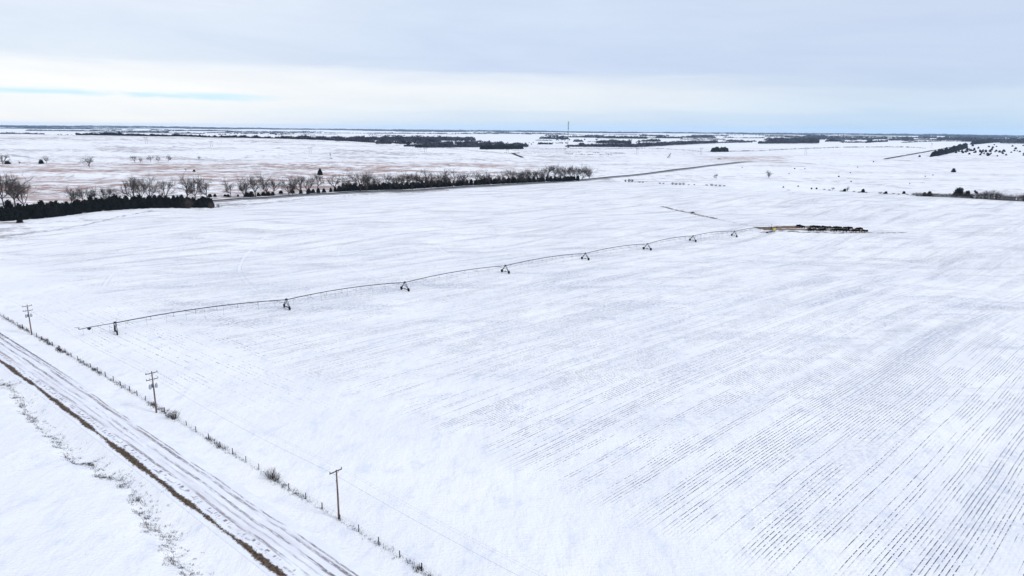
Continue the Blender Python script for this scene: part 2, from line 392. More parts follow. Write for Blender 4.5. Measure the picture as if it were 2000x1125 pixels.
    bn = t.m('ADD', t.m('MULTIPLY', gr, .55), t.m('MULTIPLY', t.noise(t.vm('MULTIPLY', flat, (.006, .016, 1)), 1.0, 7, .72), .55))
    bm_ = t.m('MULTIPLY', t.ss(bn, .495, .62), a_brown)
    snow = t.mix(t.m('MULTIPLY', bm_, .80), snow, (.31, .165, .12))
    # terrace and cattle-path lines far off
    tl = t.m('ABSOLUTE', t.m('SUBTRACT', t.noise(t.vm('MULTIPLY', flat, (.0016, .0030, 1)), 1.0, 3, .45), .52))
    tl2 = t.m('MULTIPLY', t.m('MULTIPLY', t.ss(tl, .0045, .0015), a_past), t.ss(t.noise(flat, .012, 4, .7), .42, .6))
    snow = t.mix(t.m('MULTIPLY', tl2, .85), snow, (.20, .17, .19))
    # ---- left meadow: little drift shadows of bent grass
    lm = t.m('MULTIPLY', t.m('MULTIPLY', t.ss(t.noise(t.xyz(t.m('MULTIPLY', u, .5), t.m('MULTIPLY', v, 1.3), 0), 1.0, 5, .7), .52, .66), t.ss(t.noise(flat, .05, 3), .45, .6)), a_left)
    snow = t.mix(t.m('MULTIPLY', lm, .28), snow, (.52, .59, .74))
    p = t.n('ShaderNodeBsdfPrincipled'); p.inputs['Roughness'].default_value = .75; p.inputs['Specular IOR Level'].default_value = .15
    t.put(p.inputs['Base Color'], snow)
    near = t.ss(dist, 900, 250)
    hh = t.m('ADD', t.m('MULTIPLY', t.noise(t.vm('MULTIPLY', flat, (1, .45, 1)), .28, 5, .6), .55), t.m('MULTIPLY', t.noise(flat, 1.6, 4, .6), .14))
    rid = t.m('MULTIPLY', t.m('MULTIPLY', t.m('ABSOLUTE', t.m('SUBTRACT', t.m('FRACT', t.m('DIVIDE', u, .76)), .5)), .05), a_field)
    hh = t.m('ADD', t.m('ADD', hh, rid), t.m('MULTIPLY', t.noise(t.vm('MULTIPLY', flat, (.55, 2.0, 1)), 1.0, 3, .6), .16))
    b = t.n('ShaderNodeBump'); b.inputs['Distance'].default_value = .85; t.put(b.inputs['Strength'], t.m('MULTIPLY', near, .95)); t.put(b.inputs['Height'], hh)
    t.put(p.inputs['Normal'], b.outputs[0])
    t.put(t.n('ShaderNodeOutputMaterial').inputs[0], p.outputs[0])
    return m

def poly_mask(px, py, poly):
    ins = np.zeros(px.shape, bool); n = len(poly)
    for i in range(n):
        x0, y0 = poly[i]; x1, y1 = poly[(i + 1) % n]
        if y0 == y1: continue
        c = ((y0 > py) != (y1 > py)) & (px < (x1 - x0) * (py - y0) / (y1 - y0) + x0); ins ^= c
    return ins
S_ = GX * RN[0] + GY * RN[1]; R_ = np.hypot(GX, GY)
FIELD_PX = [(0, 470), (190, 432), (415, 408), (640, 386), (880, 371), (1150, 354), (1420, 366), (1700, 378), (2000, 394)]
fp = [at(*p)[:2] for p in FIELD_PX]
fpoly = [(-900, 700)] + [] ; 
fpoly = fp + [(900, 560), (900, 60), (30, 40)] + [(-400, 345)]
inside = poly_mask(GX, GY, fpoly)
a_field = inside * ss(S_, 96, 112)
bd = np.abs(GX * RD[0] + GY * RD[1])
a_head = inside * ss(S_, 70, 78) * (1 - ss(S_, 120, 135)) * (1 - ss(GX * RD[0] + GY * RD[1], -230, -110)) * ss(GX * RD[0] + GY * RD[1], -420, -260)
PXg, PYg = proj(GX, np.maximum(GY, 1), GZ)
front = (GY > 0)
outside = (~inside) & (S_ > 60) & front
a_past = outside * (R_ > 300) * (1 - .85 * ss(R_, 2700, 3400))
a_past = a_past * (1 - .45 * ss(PXg, 1100, 1500))
a_brown = outside * (ss(PYg, 312, 322) * (1 - ss(PYg, 395, 425)) * (1 - ss(PXg, 900, 1150)) + (ss(PXg, 1330, 1430) * (1 - ss(PXg, 1510, 1560)) * ss(PYg, 303, 307) * (1 - ss(PYg, 313, 317))) * .9
                     + .4 * np.exp(-((PYg - 268) / 5.) ** 2) * (1 - ss(PXg, 500, 700)) * (R_ < 2700))
a_brown = a_brown * np.where((PXg < 1180) & (PYg > np.interp(PXg, [0, 330, 560, 870, 1150], [400, 396, 383, 368, 350]) - 1), 0, 1) * (PYg > 0)
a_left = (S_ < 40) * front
def build_ground():
    V = np.stack([GX, GY, GZ], -1).reshape(-1, 3)
    V = np.vstack([V, [[0, 0, float(GZ[0].mean())]]]); c = len(V) - 1
    i = np.arange(RINGS - 1)[:, None] * NA; j = np.arange(NA)[None, :]; j1 = (j + 1) % NA
    Q = np.stack([i + j, i + NA + j, i + NA + j1, i + j1], -1).reshape(-1, 4)
    j = np.arange(NA); T = np.stack([np.full(NA, c), j, (j + 1) % NA, (j + 1) % NA], -1)[:, :3]
    me = bpy.data.meshes.new('snow_ground'); me.vertices.add(len(V)); me.vertices.foreach_set('co', V.astype(np.float32).ravel())
    li = np.concatenate([Q.ravel(), T.ravel()]).astype(np.int32); me.loops.add(len(li)); me.loops.foreach_set('vertex_index', li)
    stt = np.concatenate([np.arange(len(Q)) * 4, len(Q) * 4 + np.arange(len(T)) * 3]).astype(np.int32)
    me.polygons.add(len(stt)); me.polygons.foreach_set('loop_start', stt); me.update(calc_edges=True)
    me.polygons.foreach_set('use_smooth', np.ones(len(stt), bool))
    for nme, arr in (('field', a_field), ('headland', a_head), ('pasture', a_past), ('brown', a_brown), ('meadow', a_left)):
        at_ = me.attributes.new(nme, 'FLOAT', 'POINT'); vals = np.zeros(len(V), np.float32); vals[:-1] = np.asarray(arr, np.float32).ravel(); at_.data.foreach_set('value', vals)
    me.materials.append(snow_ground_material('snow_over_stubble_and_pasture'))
    o = bpy.data.objects.new('ground', me); COL.objects.link(o); o['kind'] = 'structure'
    n = me.polygons[0].normal
    if n.z < 0: me.flip_normals()
build_ground()

# ------------------------------------------------------------------ ribbons draped on the ground
def ribbon(name, pts, us, mat_, lift=.05, step=1.0, kind='structure', vscale=1.0, prof=None):
    """pts: centre line (x, y); us: offsets across (m)"""
    P = [Vector((p[0], p[1])) for p in pts]; line = []
    for a, b in zip(P[:-1], P[1:]):
        n = max(1, int((b - a).length / step))
        for k in range(n): line.append(a.lerp(b, k / n))
    line.append(P[-1]); V = []; UV = []; vv = 0
    for k, p in enumerate(line):
        d = (line[min(k + 1, len(line) - 1)] - line[max(k - 1, 0)]).normalized(); nrm = Vector((-d.y, d.x))
        if k: vv += (p - line[k - 1]).length
        for u in us:
            q = p + nrm * u; up = lift * (1 + math.hypot(q.x, q.y) * .002) + (prof(u) if prof else 0)
            V.append((q.x, q.y, Zm(q.x, q.y) + up)); UV.append((u, vv))
    n = len(us); Fc = []
    for k in range(len(line) - 1):
        for j in range(n - 1): Fc.append((k * n + j, k * n + j + 1, (k + 1) * n + j + 1, (k + 1) * n + j))
    o = fast(name, V, Fc, mat_, k=4, smooth=True); me = o.data
    uvl = me.uv_layers.new(name='UVMap'); li = np.zeros(len(me.loops), np.int32); me.loops.foreach_get('vertex_index', li)
    uvl.data.foreach_set('uv', np.asarray(UV, np.float32)[li].ravel())
    if me.polygons[0].normal.z < 0: me.flip_normals()
    if kind: o['kind'] = kind
    return o

def gravel_material():
    m = bpy.data.materials.new('snowy_gravel_road'); m.use_nodes = True; t = NT(m.node_tree)
    uv = t.n('ShaderNodeUVMap').outputs[0]; u, v, _ = t.sep(uv)[:3]; pos = t.n('ShaderNodeTexCoord').outputs['Object']
    su = t.m('ADD', u, t.m('MULTIPLY', t.m('SUBTRACT', t.noise(t.xyz(0, t.m('MULTIPLY', v, .06), 0), 1.0, 3), .5), 1.3))
    snow = t.mix(t.ss(t.noise(pos, .25, 4), .4, .65), (.79, .80, .86), (.85, .865, .91))
    mud = t.mix(t.ss(t.noise(pos, 1.2, 4), .4, .65), (.105, .078, .07), (.24, .195, .185))
    tot = None
    def line(c, wdt, v0, v1, seed, amt, dash=.05, lo=.42, hi=.6):
        q = t.ss(t.m('ABSOLUTE', t.m('SUBTRACT', su, c)), wdt, wdt * .35)
        q = t.m('MULTIPLY', q, t.ss(t.noise(t.xyz(seed, t.m('MULTIPLY', v, dash), t.m('MULTIPLY', u, .5)), 1.0, 5, .7), lo - .02, hi - .02))
        q = t.m('MULTIPLY', q, t.ss(t.noise(t.xyz(t.m('MULTIPLY', u, 4.0), t.m('MULTIPLY', v, .5), seed), 1.0, 5, .75), .36, .52))
        if v0 is not None: q = t.m('MULTIPLY', q, t.m('MULTIPLY', t.ss(v, v0, v0 + 14), t.ss(v, v1, v1 - 14)))
        return t.m('MULTIPLY', q, amt)
    L = [line(-1.7, .45, None, None, 1.0, .8), line(.9, .45, None, None, 2.0, .9), line(2.7, .5, None, None, 3.0, .85), line(-.3, .28, None, None, 4.0, .45), line(3.5, .25, None, None, 8.0, .8, .12),
         line(-3.0, .3, None, None, 6.0, .6, .5, .50, .60)]
    tot = L[0]
    for q in L[1:]: tot = t.m('MAXIMUM', tot, q)
    c = t.mix(tot, snow, mud)
    wash = t.m('MULTIPLY', t.ss(t.noise(t.xyz(t.m('MULTIPLY', u, .4), t.m('MULTIPLY', v, .035), 3.0), 1.0, 5, .6), .45, .7), t.ss(t.m('ABSOLUTE', u), 4.2, 2.5))
    c = t.mix(t.m('MULTIPLY', t.m('ADD', wash, t.m('MULTIPLY', t.m('MULTIPLY', t.ss(v, 400, 300), .15), t.ss(t.m('ABSOLUTE', t.m('SUBTRACT', u, .6)), 3.6, 1.5)), clamp=True), .36), c, (.50, .44, .43))
    # clods pushed aside along the left wheel line
    wobc = t.m('SUBTRACT', t.noise(t.xyz(t.m('MULTIPLY', u, 1.5), t.m('MULTIPLY', v, .8), 6.0), 1.0, 3, .7), .5)
    cl_ = t.m('MULTIPLY', t.ss(t.noise(t.xyz(2.0, t.m('MULTIPLY', v, .85), 1.0), 1.0, 2, .6), .50, .58), t.ss(t.m('ABSOLUTE', t.m('SUBTRACT', t.m('ADD', su, t.m('MULTIPLY', wobc, 1.2)), -2.5)), .42, .15))
    cl_ = t.m('MULTIPLY', cl_, t.ss(t.noise(t.xyz(0, t.m('MULTIPLY', v, .11), 8.0), 1.0, 3), .42, .5))
    c = t.mix(t.m('MULTIPLY', cl_, .8), c, (.12, .095, .095))
    # exposed dirt on the road's left shoulder, broken line on the right one
    wob = t.m('MULTIPLY', t.m('SUBTRACT', t.noise(t.xyz(t.m('MULTIPLY', u, 1.2), t.m('MULTIPLY', v, .8), 0), 1.0, 7, .95), .5), 3.4)
    wob2 = t.m('MULTIPLY', t.m('SUBTRACT', t.noise(t.xyz(3.0, t.m('MULTIPLY', v, .07), 0), 1.0, 3, .5), .5), .9)
    ed = t.m('ABSOLUTE', t.m('SUBTRACT', t.m('ADD', u, t.m('ADD', wob, wob2)), -4.25))
    wdt = t.ss(t.noise(t.xyz(0, t.m('MULTIPLY', v, .05), 7.0), 1.0, 2), .3, .65, .22, .85)
    ev = t.ss(t.m('DIVIDE', ed, wdt), 1.0, .75)
    c = t.mix(ev, c, t.mix(t.ss(t.noise(pos, 2.2, 4), .42, .6), (.055, .038, .028), (.13, .092, .060)))
    ed2 = t.m('ABSOLUTE', t.m('SUBTRACT', t.m('ADD', u, t.m('MULTIPLY', wob, .8)), 4.2))
    ev2 = t.m('MULTIPLY', t.ss(ed2, .34, .14), t.ss(t.noise(t.xyz(0, t.m('MULTIPLY', v, .055), 1.0), 1.0, 4, .7), .36, .46))
    ev2 = t.m('MULTIPLY', ev2, t.ss(v, 330, 270))
    c = t.mix(t.m('MULTIPLY', ev2, .95), c, (.095, .070, .062))
    p = t.n('ShaderNodeBsdfPrincipled'); p.inputs['Roughness'].default_value = .85; p.inputs['Specular IOR Level'].default_value = .1
    t.put(p.inputs['Base Color'], c)
    b = t.n('ShaderNodeBump'); b.inputs['Distance'].default_value = .12; b.inputs['Strength'].default_value = .7
    t.put(b.inputs['Height'], t.m('SUBTRACT', t.noise(t.xyz(t.m('MULTIPLY', u, 3.0), t.m('MULTIPLY', v, .6), 0), 1.0, 5), t.m('MULTIPLY', tot, .5)))
    t.put(p.inputs['Normal'], b.outputs[0])
    t.put(t.n('ShaderNodeOutputMaterial').inputs[0], p.outputs[0])
    return m
def sv(s, k): return (RN[0] * s + RD[0] * k, RN[1] * s + RD[1] * k)     # s across, k along the gravel road
RC = 53.3
# ribbon normal points left of travel; travelling from far to near end, +u is towards the field
ribbon('gravel_road', [sv(RC, -520), sv(RC, 60)], [-5.6 + .4 * i for i in range(29)], gravel_material(), lift=.03, step=1.2)

def mat_asphalt():
    m = bpy.data.materials.new('wet_asphalt_highway'); m.use_nodes = True; t = NT(m.node_tree)
    uv = t.n('ShaderNodeUVMap').outputs[0]; u, v, _ = t.sep(uv)[:3]; pos = t.n('ShaderNodeTexCoord').outputs['Object']
    a = t.mix(t.ss(t.noise(pos, .3, 4), .4, .6), (.014, .015, .020), (.026, .026, .032))
    au = t.m('ABSOLUTE', u)
    a = t.mix(t.m('MULTIPLY', t.ss(t.m('ABSOLUTE', t.m('SUBTRACT', au, 3.6)), .14, .08), .35), a, (.5, .5, .5))
    a = t.mix(t.m('MULTIPLY', t.ss(au, .16, .10), .6), a, (.55, .40, .06))
    a = t.mix(t.ss(t.m('ADD', au, t.m('MULTIPLY', t.noise(t.xyz(u, t.m('MULTIPLY', v, .1), 0), 1.0, 4), 1.6)), 6.8, 7.6), a, (.85, .86, .88))
    p = t.n('ShaderNodeBsdfPrincipled'); p.inputs['Roughness'].default_value = .7; t.put(p.inputs['Base Color'], a)
    t.put(t.n('ShaderNodeOutputMaterial').inputs[0], p.outputs[0]); return m
M_asph = mat_asphalt()
hw1 = [at(*p)[:2] for p in [(330, 397), (380, 395), (470, 389), (560, 383.5), (650, 379), (760, 374), (870, 368.5), (960, 363.5), (1060, 357.5), (1150, 351), (1235, 343), (1300, 335), (1360, 327.5), (1410, 321.5), (1450, 317)]]
d0 = (Vector(hw1[0]) - Vector(hw1[2])).normalized(); hw0 = tuple(Vector(hw1[0]) + d0 * 500)
hw2 = [at(1728 + 156 * i / 22, 311 - 27.5 * i / 22)[:2] for i in range(23)]
hwl = [hw0] + hw1 + [tuple(Vector(hw1[-1]).lerp(Vector(hw2[0]), .5))] + hw2
ribbon('highway', hw2, [-5, -2.5, 0, 2.5, 5], M_asph, lift=.25, step=15)
ribbon('highway', [hw0] + hw1 + [tuple(Vector(hw1[-1]).lerp(Vector(hw2[0]), .5))], [-8.5, -7, -5, -2.5, 0, 2.5, 5, 7, 8.5], M_asph, lift=.3, step=6)

def patch_material(name, cols, scale, lo, hi, ulim, dash=.0, seed=0.0):
    """earth showing through, with ragged edges"""
    m = bpy.data.materials.new(name); m.use_nodes = True; t = NT(m.node_tree)
    uv = t.n('ShaderNodeUVMap').outputs[0]; u, v, _ = t.sep(uv)[:3]; pos = t.n('ShaderNodeTexCoord').outputs['Object']
    nz = t.noise(t.xyz(t.m('MULTIPLY', u, scale), t.m('MULTIPLY', v, scale * .35), seed), 1.0, 5, .7)
    edge = t.m('DIVIDE', t.m('ABSOLUTE', u), ulim)
    a = t.ss(t.m('SUBTRACT', nz, t.m('MULTIPLY', t.m('MULTIPLY', edge, edge), .28)), lo, hi)
    c = t.mix(t.ss(t.noise(pos, .8, 4), .4, .62), cols[0], cols[1])
    p = t.n('ShaderNodeBsdfPrincipled'); p.inputs['Roughness'].default_value = .95; p.inputs['Specular IOR Level'].default_value = .05; t.put(p.inputs['Base Color'], c)
    tr = t.n('ShaderNodeBsdfTransparent'); mx = t.n('ShaderNodeMixShader'); t.put(mx.inputs[0], a); t.put(mx.inputs[1], tr.outputs[0]); t.put(mx.inputs[2], p.outputs[0])
    t.put(t.n('ShaderNodeOutputMaterial').inputs[0], mx.outputs[0]); return m
def upts(L): return [at(*p)[:2] for p in L]
US = lambda w_, n=5: [-w_ + 2 * w_ * i / (n - 1) for i in range(n)]
ribbon('dirt', upts([(1478, 446), (1560, 443.5), (1625, 445.5), (1690, 449)]), US(6.5), patch_material('trampled_feed_ground', ((.26, .18, .13), (.085, .06, .048)), .35, .35, .45, 6.5), .08, 2)
ribbon('dirt', upts([(1484, 454.5), (1530, 451), (1570, 454), (1640, 455.5), (1710, 455.2), (1770, 454.5)]), US(3.6), patch_material('trampled_feed_ground_near', ((.18, .115, .085), (.08, .055, .045)), .5, .46, .54, 3.6, seed=3.), .10, 2)
ribbon('dirt', upts([(1490, 448.5), (1600, 449.5), (1690, 452)]), US(6.0), patch_material('scattered_hay', ((.30, .21, .14), (.16, .12, .095)), .6, .36, .50, 6.0, seed=6.), .12, 2)
ribbon('dirt_track', upts([(1290, 403.5), (1300, 405), (1325, 411.5), (1350, 416), (1378, 423), (1398, 427.5)]), US(4.2), patch_material('bare_earth_bank', ((.19, .115, .09), (.08, .055, .05)), .55, .40, .56, 4.2, seed=9.), .10, 2)
ribbon('field_track', upts([(1110, 393), (1200, 396), (1285, 402), (1330, 405), (1400, 411), (1500, 417), (1560, 421)]), US(1.6), patch_material('faint_field_track', ((.35, .33, .38), (.22, .20, .22)), .5, .50, .62, 1.6, seed=12.), .08, 3)
ribbon('field_track', upts([(1390, 426), (1440, 437), (1490, 445)]), US(1.2), patch_material('faint_field_track_b', ((.30, .28, .33), (.20, .18, .20)), .5, .44, .58, 1.2, seed=14.), .08, 3)
ribbon('field_edge', upts([(0, 462), (90, 453), (165, 440), (230, 424), (300, 411)]), US(3.2), patch_material('weedy_field_edge', ((.30, .32, .40), (.20, .20, .25)), .55, .48, .58, 3.2, seed=18.), .08, 2)
ribbon('field_edge', upts([(430, 402), (560, 391), (640, 386), (760, 378), (880, 372)]), US(2.5), patch_material('weedy_field_edge_b', ((.22, .22, .28), (.12, .11, .13)), .5, .46, .56, 2.5, seed=21.), .08, 3)
ribbon('dirt', upts([(-30, 436), (10, 435.5), (38, 434.5)]), US(3), patch_material('bare_earth_by_trees', ((.26, .17, .11), (.13, .09, .07)), .5, .30, .42, 3, seed=24.), .08, 2)
ribbon('dirt_track', upts([(1001, 299.5), (1008, 303), (1021, 308)]), US(4.5), patch_material('dark_gully_bank', ((.035, .025, .028), (.02, .018, .02)), .1, .12, .2, 4.5, seed=27.), .3, 8)
ribbon('dirt_track', upts([(1000, 300), (1015, 299), (1040, 300)]), US(4), patch_material('dark_gully_bank_b', ((.07, .045, .045), (.04, .03, .03)), .1, .3, .4, 4, seed=28.), .3, 8)
for k, L in enumerate([[(1560, 352), (1640, 356), (1720, 360), (1800, 362), (1880, 366), (2000, 369)], [(1500, 324), (1600, 328), (1700, 337.5), (1800, 340), (2000, 345)], [(1700, 313.5), (1800, 314), (1900, 315), (2000, 322)], [(500, 274), (640, 281), (760, 283)]][1:3]):
    ribbon('field_track', upts(L), US(3.0, 4), patch_material('pasture_track_%s' % 'abc'[k], ((.32, .29, .32), (.20, .17, .19)), .25, .44, .58, 3.0, seed=30. + k), .2, 6)

# ------------------------------------------------------------------ bare trees
def tree_parts(seed, H, spread=.48, twn=5, low=.18):
    g = random.Random(seed); limbs = MB(); tw = MB()
    def vec(az_, el): return Vector((math.cos(az_) * math.cos(el), math.sin(az_) * math.cos(el), math.sin(el)))
    def grow(p, d, L, r, lvl):
        pts = [p]; rs = [r]; n = 3 if lvl < 3 else 2
        for k in range(n):
            d = (d + Vector((g.uniform(-.22, .22), g.uniform(-.22, .22), g.uniform(-.02, .16)))).normalized()
            p = p + d * (L / n); pts.append(p); rs.append(r * (1 - .42 * (k + 1) / n))
        (limbs if lvl < 2 else tw).path(pts, rs, 6 if lvl == 0 else (5 if lvl == 1 else (4 if lvl == 2 else 3)))
        if lvl >= 4: return
        m = [g.randint(3, 5), g.randint(4, 5), g.randint(4, 5), twn][lvl] if lvl < 4 else 0
        for k in range(m):
            tt = g.uniform(.35, 1.0) if lvl else g.uniform(.7, 1.0)
            if lvl >= 1 and k == 0: tt = 1.0
            i = min(int(tt * n), n - 1); q = pts[i].lerp(pts[i + 1], tt * n - i); rr = rs[i]
            a_ = g.uniform(0, 6.283) if lvl else (k + g.uniform(-.3, .3)) * 6.283 / m
            side = d.orthogonal().normalized(); side.rotate(Matrix.Rotation(a_, 3, d))
            ang = g.uniform(.45, 1.05) if lvl else g.uniform(.3, .4 + spread)
            nd = (d * math.cos(ang) + side * math.sin(ang)); nd.z += .03; nd.normalize()
            grow(q, nd, L * g.uniform(.55, .80) if lvl else H * g.uniform(.34, .46), rr * g.uniform(.62, .80), lvl + 1)
    grow(Vector((0, 0, -.3)), Vector((g.uniform(-.1, .1), g.uniform(-.1, .1), 1)).normalized(), H * low, H * .030, 0)
    zmax = max(v.z for v in tw.v); k = H / zmax
    for mb in (limbs, tw): mb.v = [v * k for v in mb.v]
    return limbs, tw
TREES = []
for i in range(6):
    l, c = tree_parts(40 + i, 10.0, .5 + .1 * (i % 3), 6, .16 + .05 * (i % 3))
    e = empty('bare_tree', (0, -500, -300)); a = l.build('trunk', M_bark, e); b = c.build('crown', M_twig, e)
    TREES.append([e, False])
def place(proto, loc, scale, rz, label, group, used=None):
    if not proto[1]: o = proto[0]; proto[1] = True
    else: o = copy_tree(proto[0])
    o.location = loc; o.rotation_euler = (0, 0, rz); o.scale = scale if isinstance(scale, tuple) else (scale,) * 3
    o['label'] = label
    if group: o['group'] = group
    elif 'group' in o: del o['group']
    return o
for tr in TREES: tr[0]['category'] = 'tree'
NUM = ['leftmost', 'second', 'third', 'fourth', 'fifth', 'sixth', 'seventh', 'eighth', 'ninth', 'tenth', 'eleventh', 'twelfth', 'thirteenth', 'fourteenth', 'fifteenth', 'sixteenth', 'seventeenth', 'eighteenth', 'nineteenth', 'twentieth', 'twenty-first', 'twenty-second', 'twenty-third', 'twenty-fourth', 'twenty-fifth', 'twenty-sixth', 'twenty-seventh', 'twenty-eighth', 'twenty-ninth', 'thirtieth']
def ordn(i): return NUM[i] + ('' if i == 0 else '')
def nth(i, what): return ('leftmost ' + what) if i == 0 else f'{what}, {NUM[i]} from the left'
def trees(L, what, group):
    for i, (px, yt, yb, wd) in enumerate(L):
        p = at(px, yb); h = hgt(p, yb - yt)
        rnd = random.Random(px * 7 + yb); lab = nth(i, what)
        place(TREES[rnd.randrange(6)], (p[0], p[1], p[2]), (h / 8.9 * wd, h / 8.9 * wd, h / 8.9), rnd.uniform(0, 6.28), lab, group)
trees([(8, 356, 404, .8), (31, 355, 405, .9), (48, 361, 406, .9)], 'tall bare cottonwood behind the west end of the dark windbreak', 'tall bare trees behind the left end of the windbreak')
trees([(139, 369, 398, .9), (153, 372, 398, .7), (163, 371, 397, .7), (175, 370, 397, .8), (186, 370, 396, .7), (204, 368, 396, .8), (217, 370, 396, .8), (236, 378, 395, .9)], 'low bare tree in the loose row behind the windbreak', 'low bare trees behind the windbreak')
trees([(264, 350, 394, .9), (278, 350, 394, .8), (295, 350, 392, .9), (322, 354, 391, .9), (364, 346, 389, 1.0), (381, 350, 388, .8), (405, 346, 389, .8)], 'bare cottonwood rising over the windbreak', 'bare cottonwoods over the windbreak')
trees([(451, 352, 384, .8), (476, 350, 386, .8), (484, 353, 380, .8), (500, 347, 386, .9), (521, 342, 381, .9), (535, 348, 380, .8), (565, 346, 382, .9), (572, 350, 380, .7)], 'bare cottonwood standing apart beside the highway', 'bare cottonwoods in the open stretch along the highway')
trees([(590, 344, 379, 1.0), (602, 341, 378, .9), (620, 341, 368, .8), (653, 341, 370, .9), (682, 342, 374, .9), (703, 332, 375, 1.1), (716, 338, 375, .8), (724, 342, 370, .9), (735, 343, 370, .8), (763, 341, 372, 1.1), (779, 344, 371, 1.0)], 'bare cottonwood over the start of the roadside juniper row', 'bare cottonwoods over the western roadside junipers')
trees([(793, 337, 369, 1.0), (806, 337, 370, .9), (815, 339, 368, .9), (829, 333, 368, 1.1), (842, 336, 368, .9), (857, 331, 367, 1.0), (871, 338, 366, .9), (884, 333, 366, 1.1), (909, 335, 364, 1.1), (934, 337, 362, 1.0), (943, 336, 361, .9), (957, 336, 361, .8), (971, 335, 361, 1.0)], 'bare cottonwood over the middle of the roadside juniper row', 'bare cottonwoods over the middle roadside junipers')
trees([(996, 332, 359, 1.1), (1008, 333, 359, 1.0), (1018, 334, 358, .9), (1030, 330, 358, 1.0), (1040, 331, 357, 1.0), (1050, 330, 357, 1.0), (1072, 324, 355, 1.0), (1081, 322, 355, 1.1), (1103, 327, 353, 1.0), (1115, 325, 353, .9), (1125, 323, 353, 1.0), (1136, 323, 352, 1.0), (1151, 323, 349, 1.1)], 'bare cottonwood over the east end of the roadside juniper row', 'bare cottonwoods at the right end of the roadside row')
for L, lab in [((5, 303, 321, 1.1), 'bare tree cut by the left picture edge on the pasture'), ((91, 305, 319, .8), 'small bare tree beside a dark bush on the left pasture'), ((175, 305, 327, 1.1), 'biggest lone bare tree on the left pasture slope'),
               ((264, 304, 318, .9), 'leftmost of the five small bare trees on the pasture slope'), ((275, 307, 318, .8), 'second of the five small bare trees on the pasture slope'), ((295, 305, 317, .9), 'middle one of the five small bare trees on the pasture slope'),
               ((309.5, 305, 316, .8), 'fourth of the five small bare trees on the pasture slope'), ((328, 302, 316, .8), 'rightmost of the five small bare trees on the pasture slope'), ((388.5, 305, 313, .7), 'tiny solitary bare tree right of the five on the pasture'),
               ((362, 329, 334, 1.), 'tiny bare tree beside a dark bush above the tall cottonwoods'),
               ((38, 315, 320, 1.3), 'very small scrubby tree between two larger pasture trees'),
               ((1399, 339, 349.5, 1.0), 'smaller of two lone bare trees right of the highway'), ((1501, 331.5, 348, 1.0), 'taller of two lone bare trees right of the highway'),
               ((1656, 364, 374.5, .9), 'pale bare tree standing in the broken shrub row'), ((1626, 366, 372, 1.), 'very small bare tree left of the pale one in the broken shrub row')]:
    p = at(L[0], L[2]); h = hgt(p, L[2] - L[1]); rnd = random.Random(int(L[0]))
    o = place(TREES[rnd.randrange(6)], p, (h / 10 * L[3], h / 10 * L[3], h / 10), rnd.uniform(0, 6), lab, None)
for tr in TREES:
    if not tr[1]:
        for c in list(tr[0].children): bpy.data.objects.remove(c)
        bpy.data.objects.remove(tr[0])

# ------------------------------------------------------------------ junipers, cedars and spruce
def conifer_mesh(seed, wide=.45, top=.12, n=900, leaf=.075, low=.03):
    """unit-height conifer crown: many small sprays through a lumpy cone"""
    g = np.random.default_rng(seed)
    h = low + (1 - low) * (1 - np.sqrt(g.uniform(0, 1, n))) ** .95
    th = g.uniform(0, 6.283, n)
    lob = 1 + .20 * np.sin(3 * th + seed) + .14 * np.sin(7 * h * 5 + 2 * th + seed * 2)
    rad = wide * (np.clip(1 - h, 0, 1) ** .75 * (1 - top) + top * (h < .93)) * lob * np.clip(h / .10 + .65, 0, 1)
    q = rad * np.sqrt(g.uniform(.25, 1, n))
    c = np.stack([q * np.cos(th), q * np.sin(th), h], 1)
    out = np.stack([np.cos(th), np.sin(th), np.full(n, .7)], 1); out /= np.linalg.norm(out, axis=1)[:, None]
    a = np.cross(out, g.normal(size=(n, 3))); a /= np.linalg.norm(a, axis=1)[:, None]
    s = leaf * g.uniform(.6, 1.4, n)[:, None]
    V = np.stack([c - a * s * .6 - out * s * .3, c + a * s * .6 - out * s * .3, c + out * s * 1.1 + [0, 0, .01]], 1).reshape(-1, 3)
    V[:, 2] = np.maximum(V[:, 2], .0)
    Fc = np.arange(len(V)).reshape(-1, 3)
    # dense inner mass
    k = 10; rings = [(.0, .60), (.1, .88), (.3, .80), (.5, .62), (.7, .40), (.86, .2), (.95, .05)]
    iv = []; base = len(V)
    for z, rr in rings:
        for j in range(k):
            b = 2 * math.pi * j / k; iv.append((wide * rr * math.cos(b) * g.uniform(.75, 1.05), wide * rr * math.sin(b) * g.uniform(.75, 1.05), z + g.uniform(-.02, .02)))
    F2 = []
    for i in range(len(rings) - 1):
        for j in range(k):
            p0 = base + i * k + j; p1 = base + i * k + (j + 1) % k; F2 += [(p0, p1, p1 + k), (p0, p1 + k, p0 + k)]
    return np.vstack([V, np.array(iv)]), np.vstack([Fc, np.array(F2)])
def conifer_protos(name, params, mt):
    out = []
    for i, pr in enumerate(params):
        V, Fc = conifer_mesh(*pr)
        e = empty(name, (0, -500, -300)); fast('crown', V, Fc, mt, e)
        MB().tube((0, 0, -.05), (0, 0, .25), .035, .025, 6).build('trunk', M_juntrunk, e)
        e['category'] = 'tree'; out.append([e, False])
    return out
JUN = conifer_protos('juniper_tree', [(1, .30), (2, .38), (3, .28), (4, .42)], M_jun)
CED = conifer_protos('cedar_tree', [(11, .55, .3, 500, .11), (12, .65, .35, 500, .12)], M_jun)
SPR = conifer_protos('spruce_tree', [(21, .34, .05, 900, .08)], M_jun)
def jplace(P, px, yb, hpix, label, group, wide=1.0, rnd=random):
    p = at(px, yb); h = hgt(p, hpix)
    return place(P[rnd.randrange(len(P))], p, (h * wide, h * wide, h * rnd.uniform(.97, 1.03)), rnd.uniform(0, 6.28), label, group)
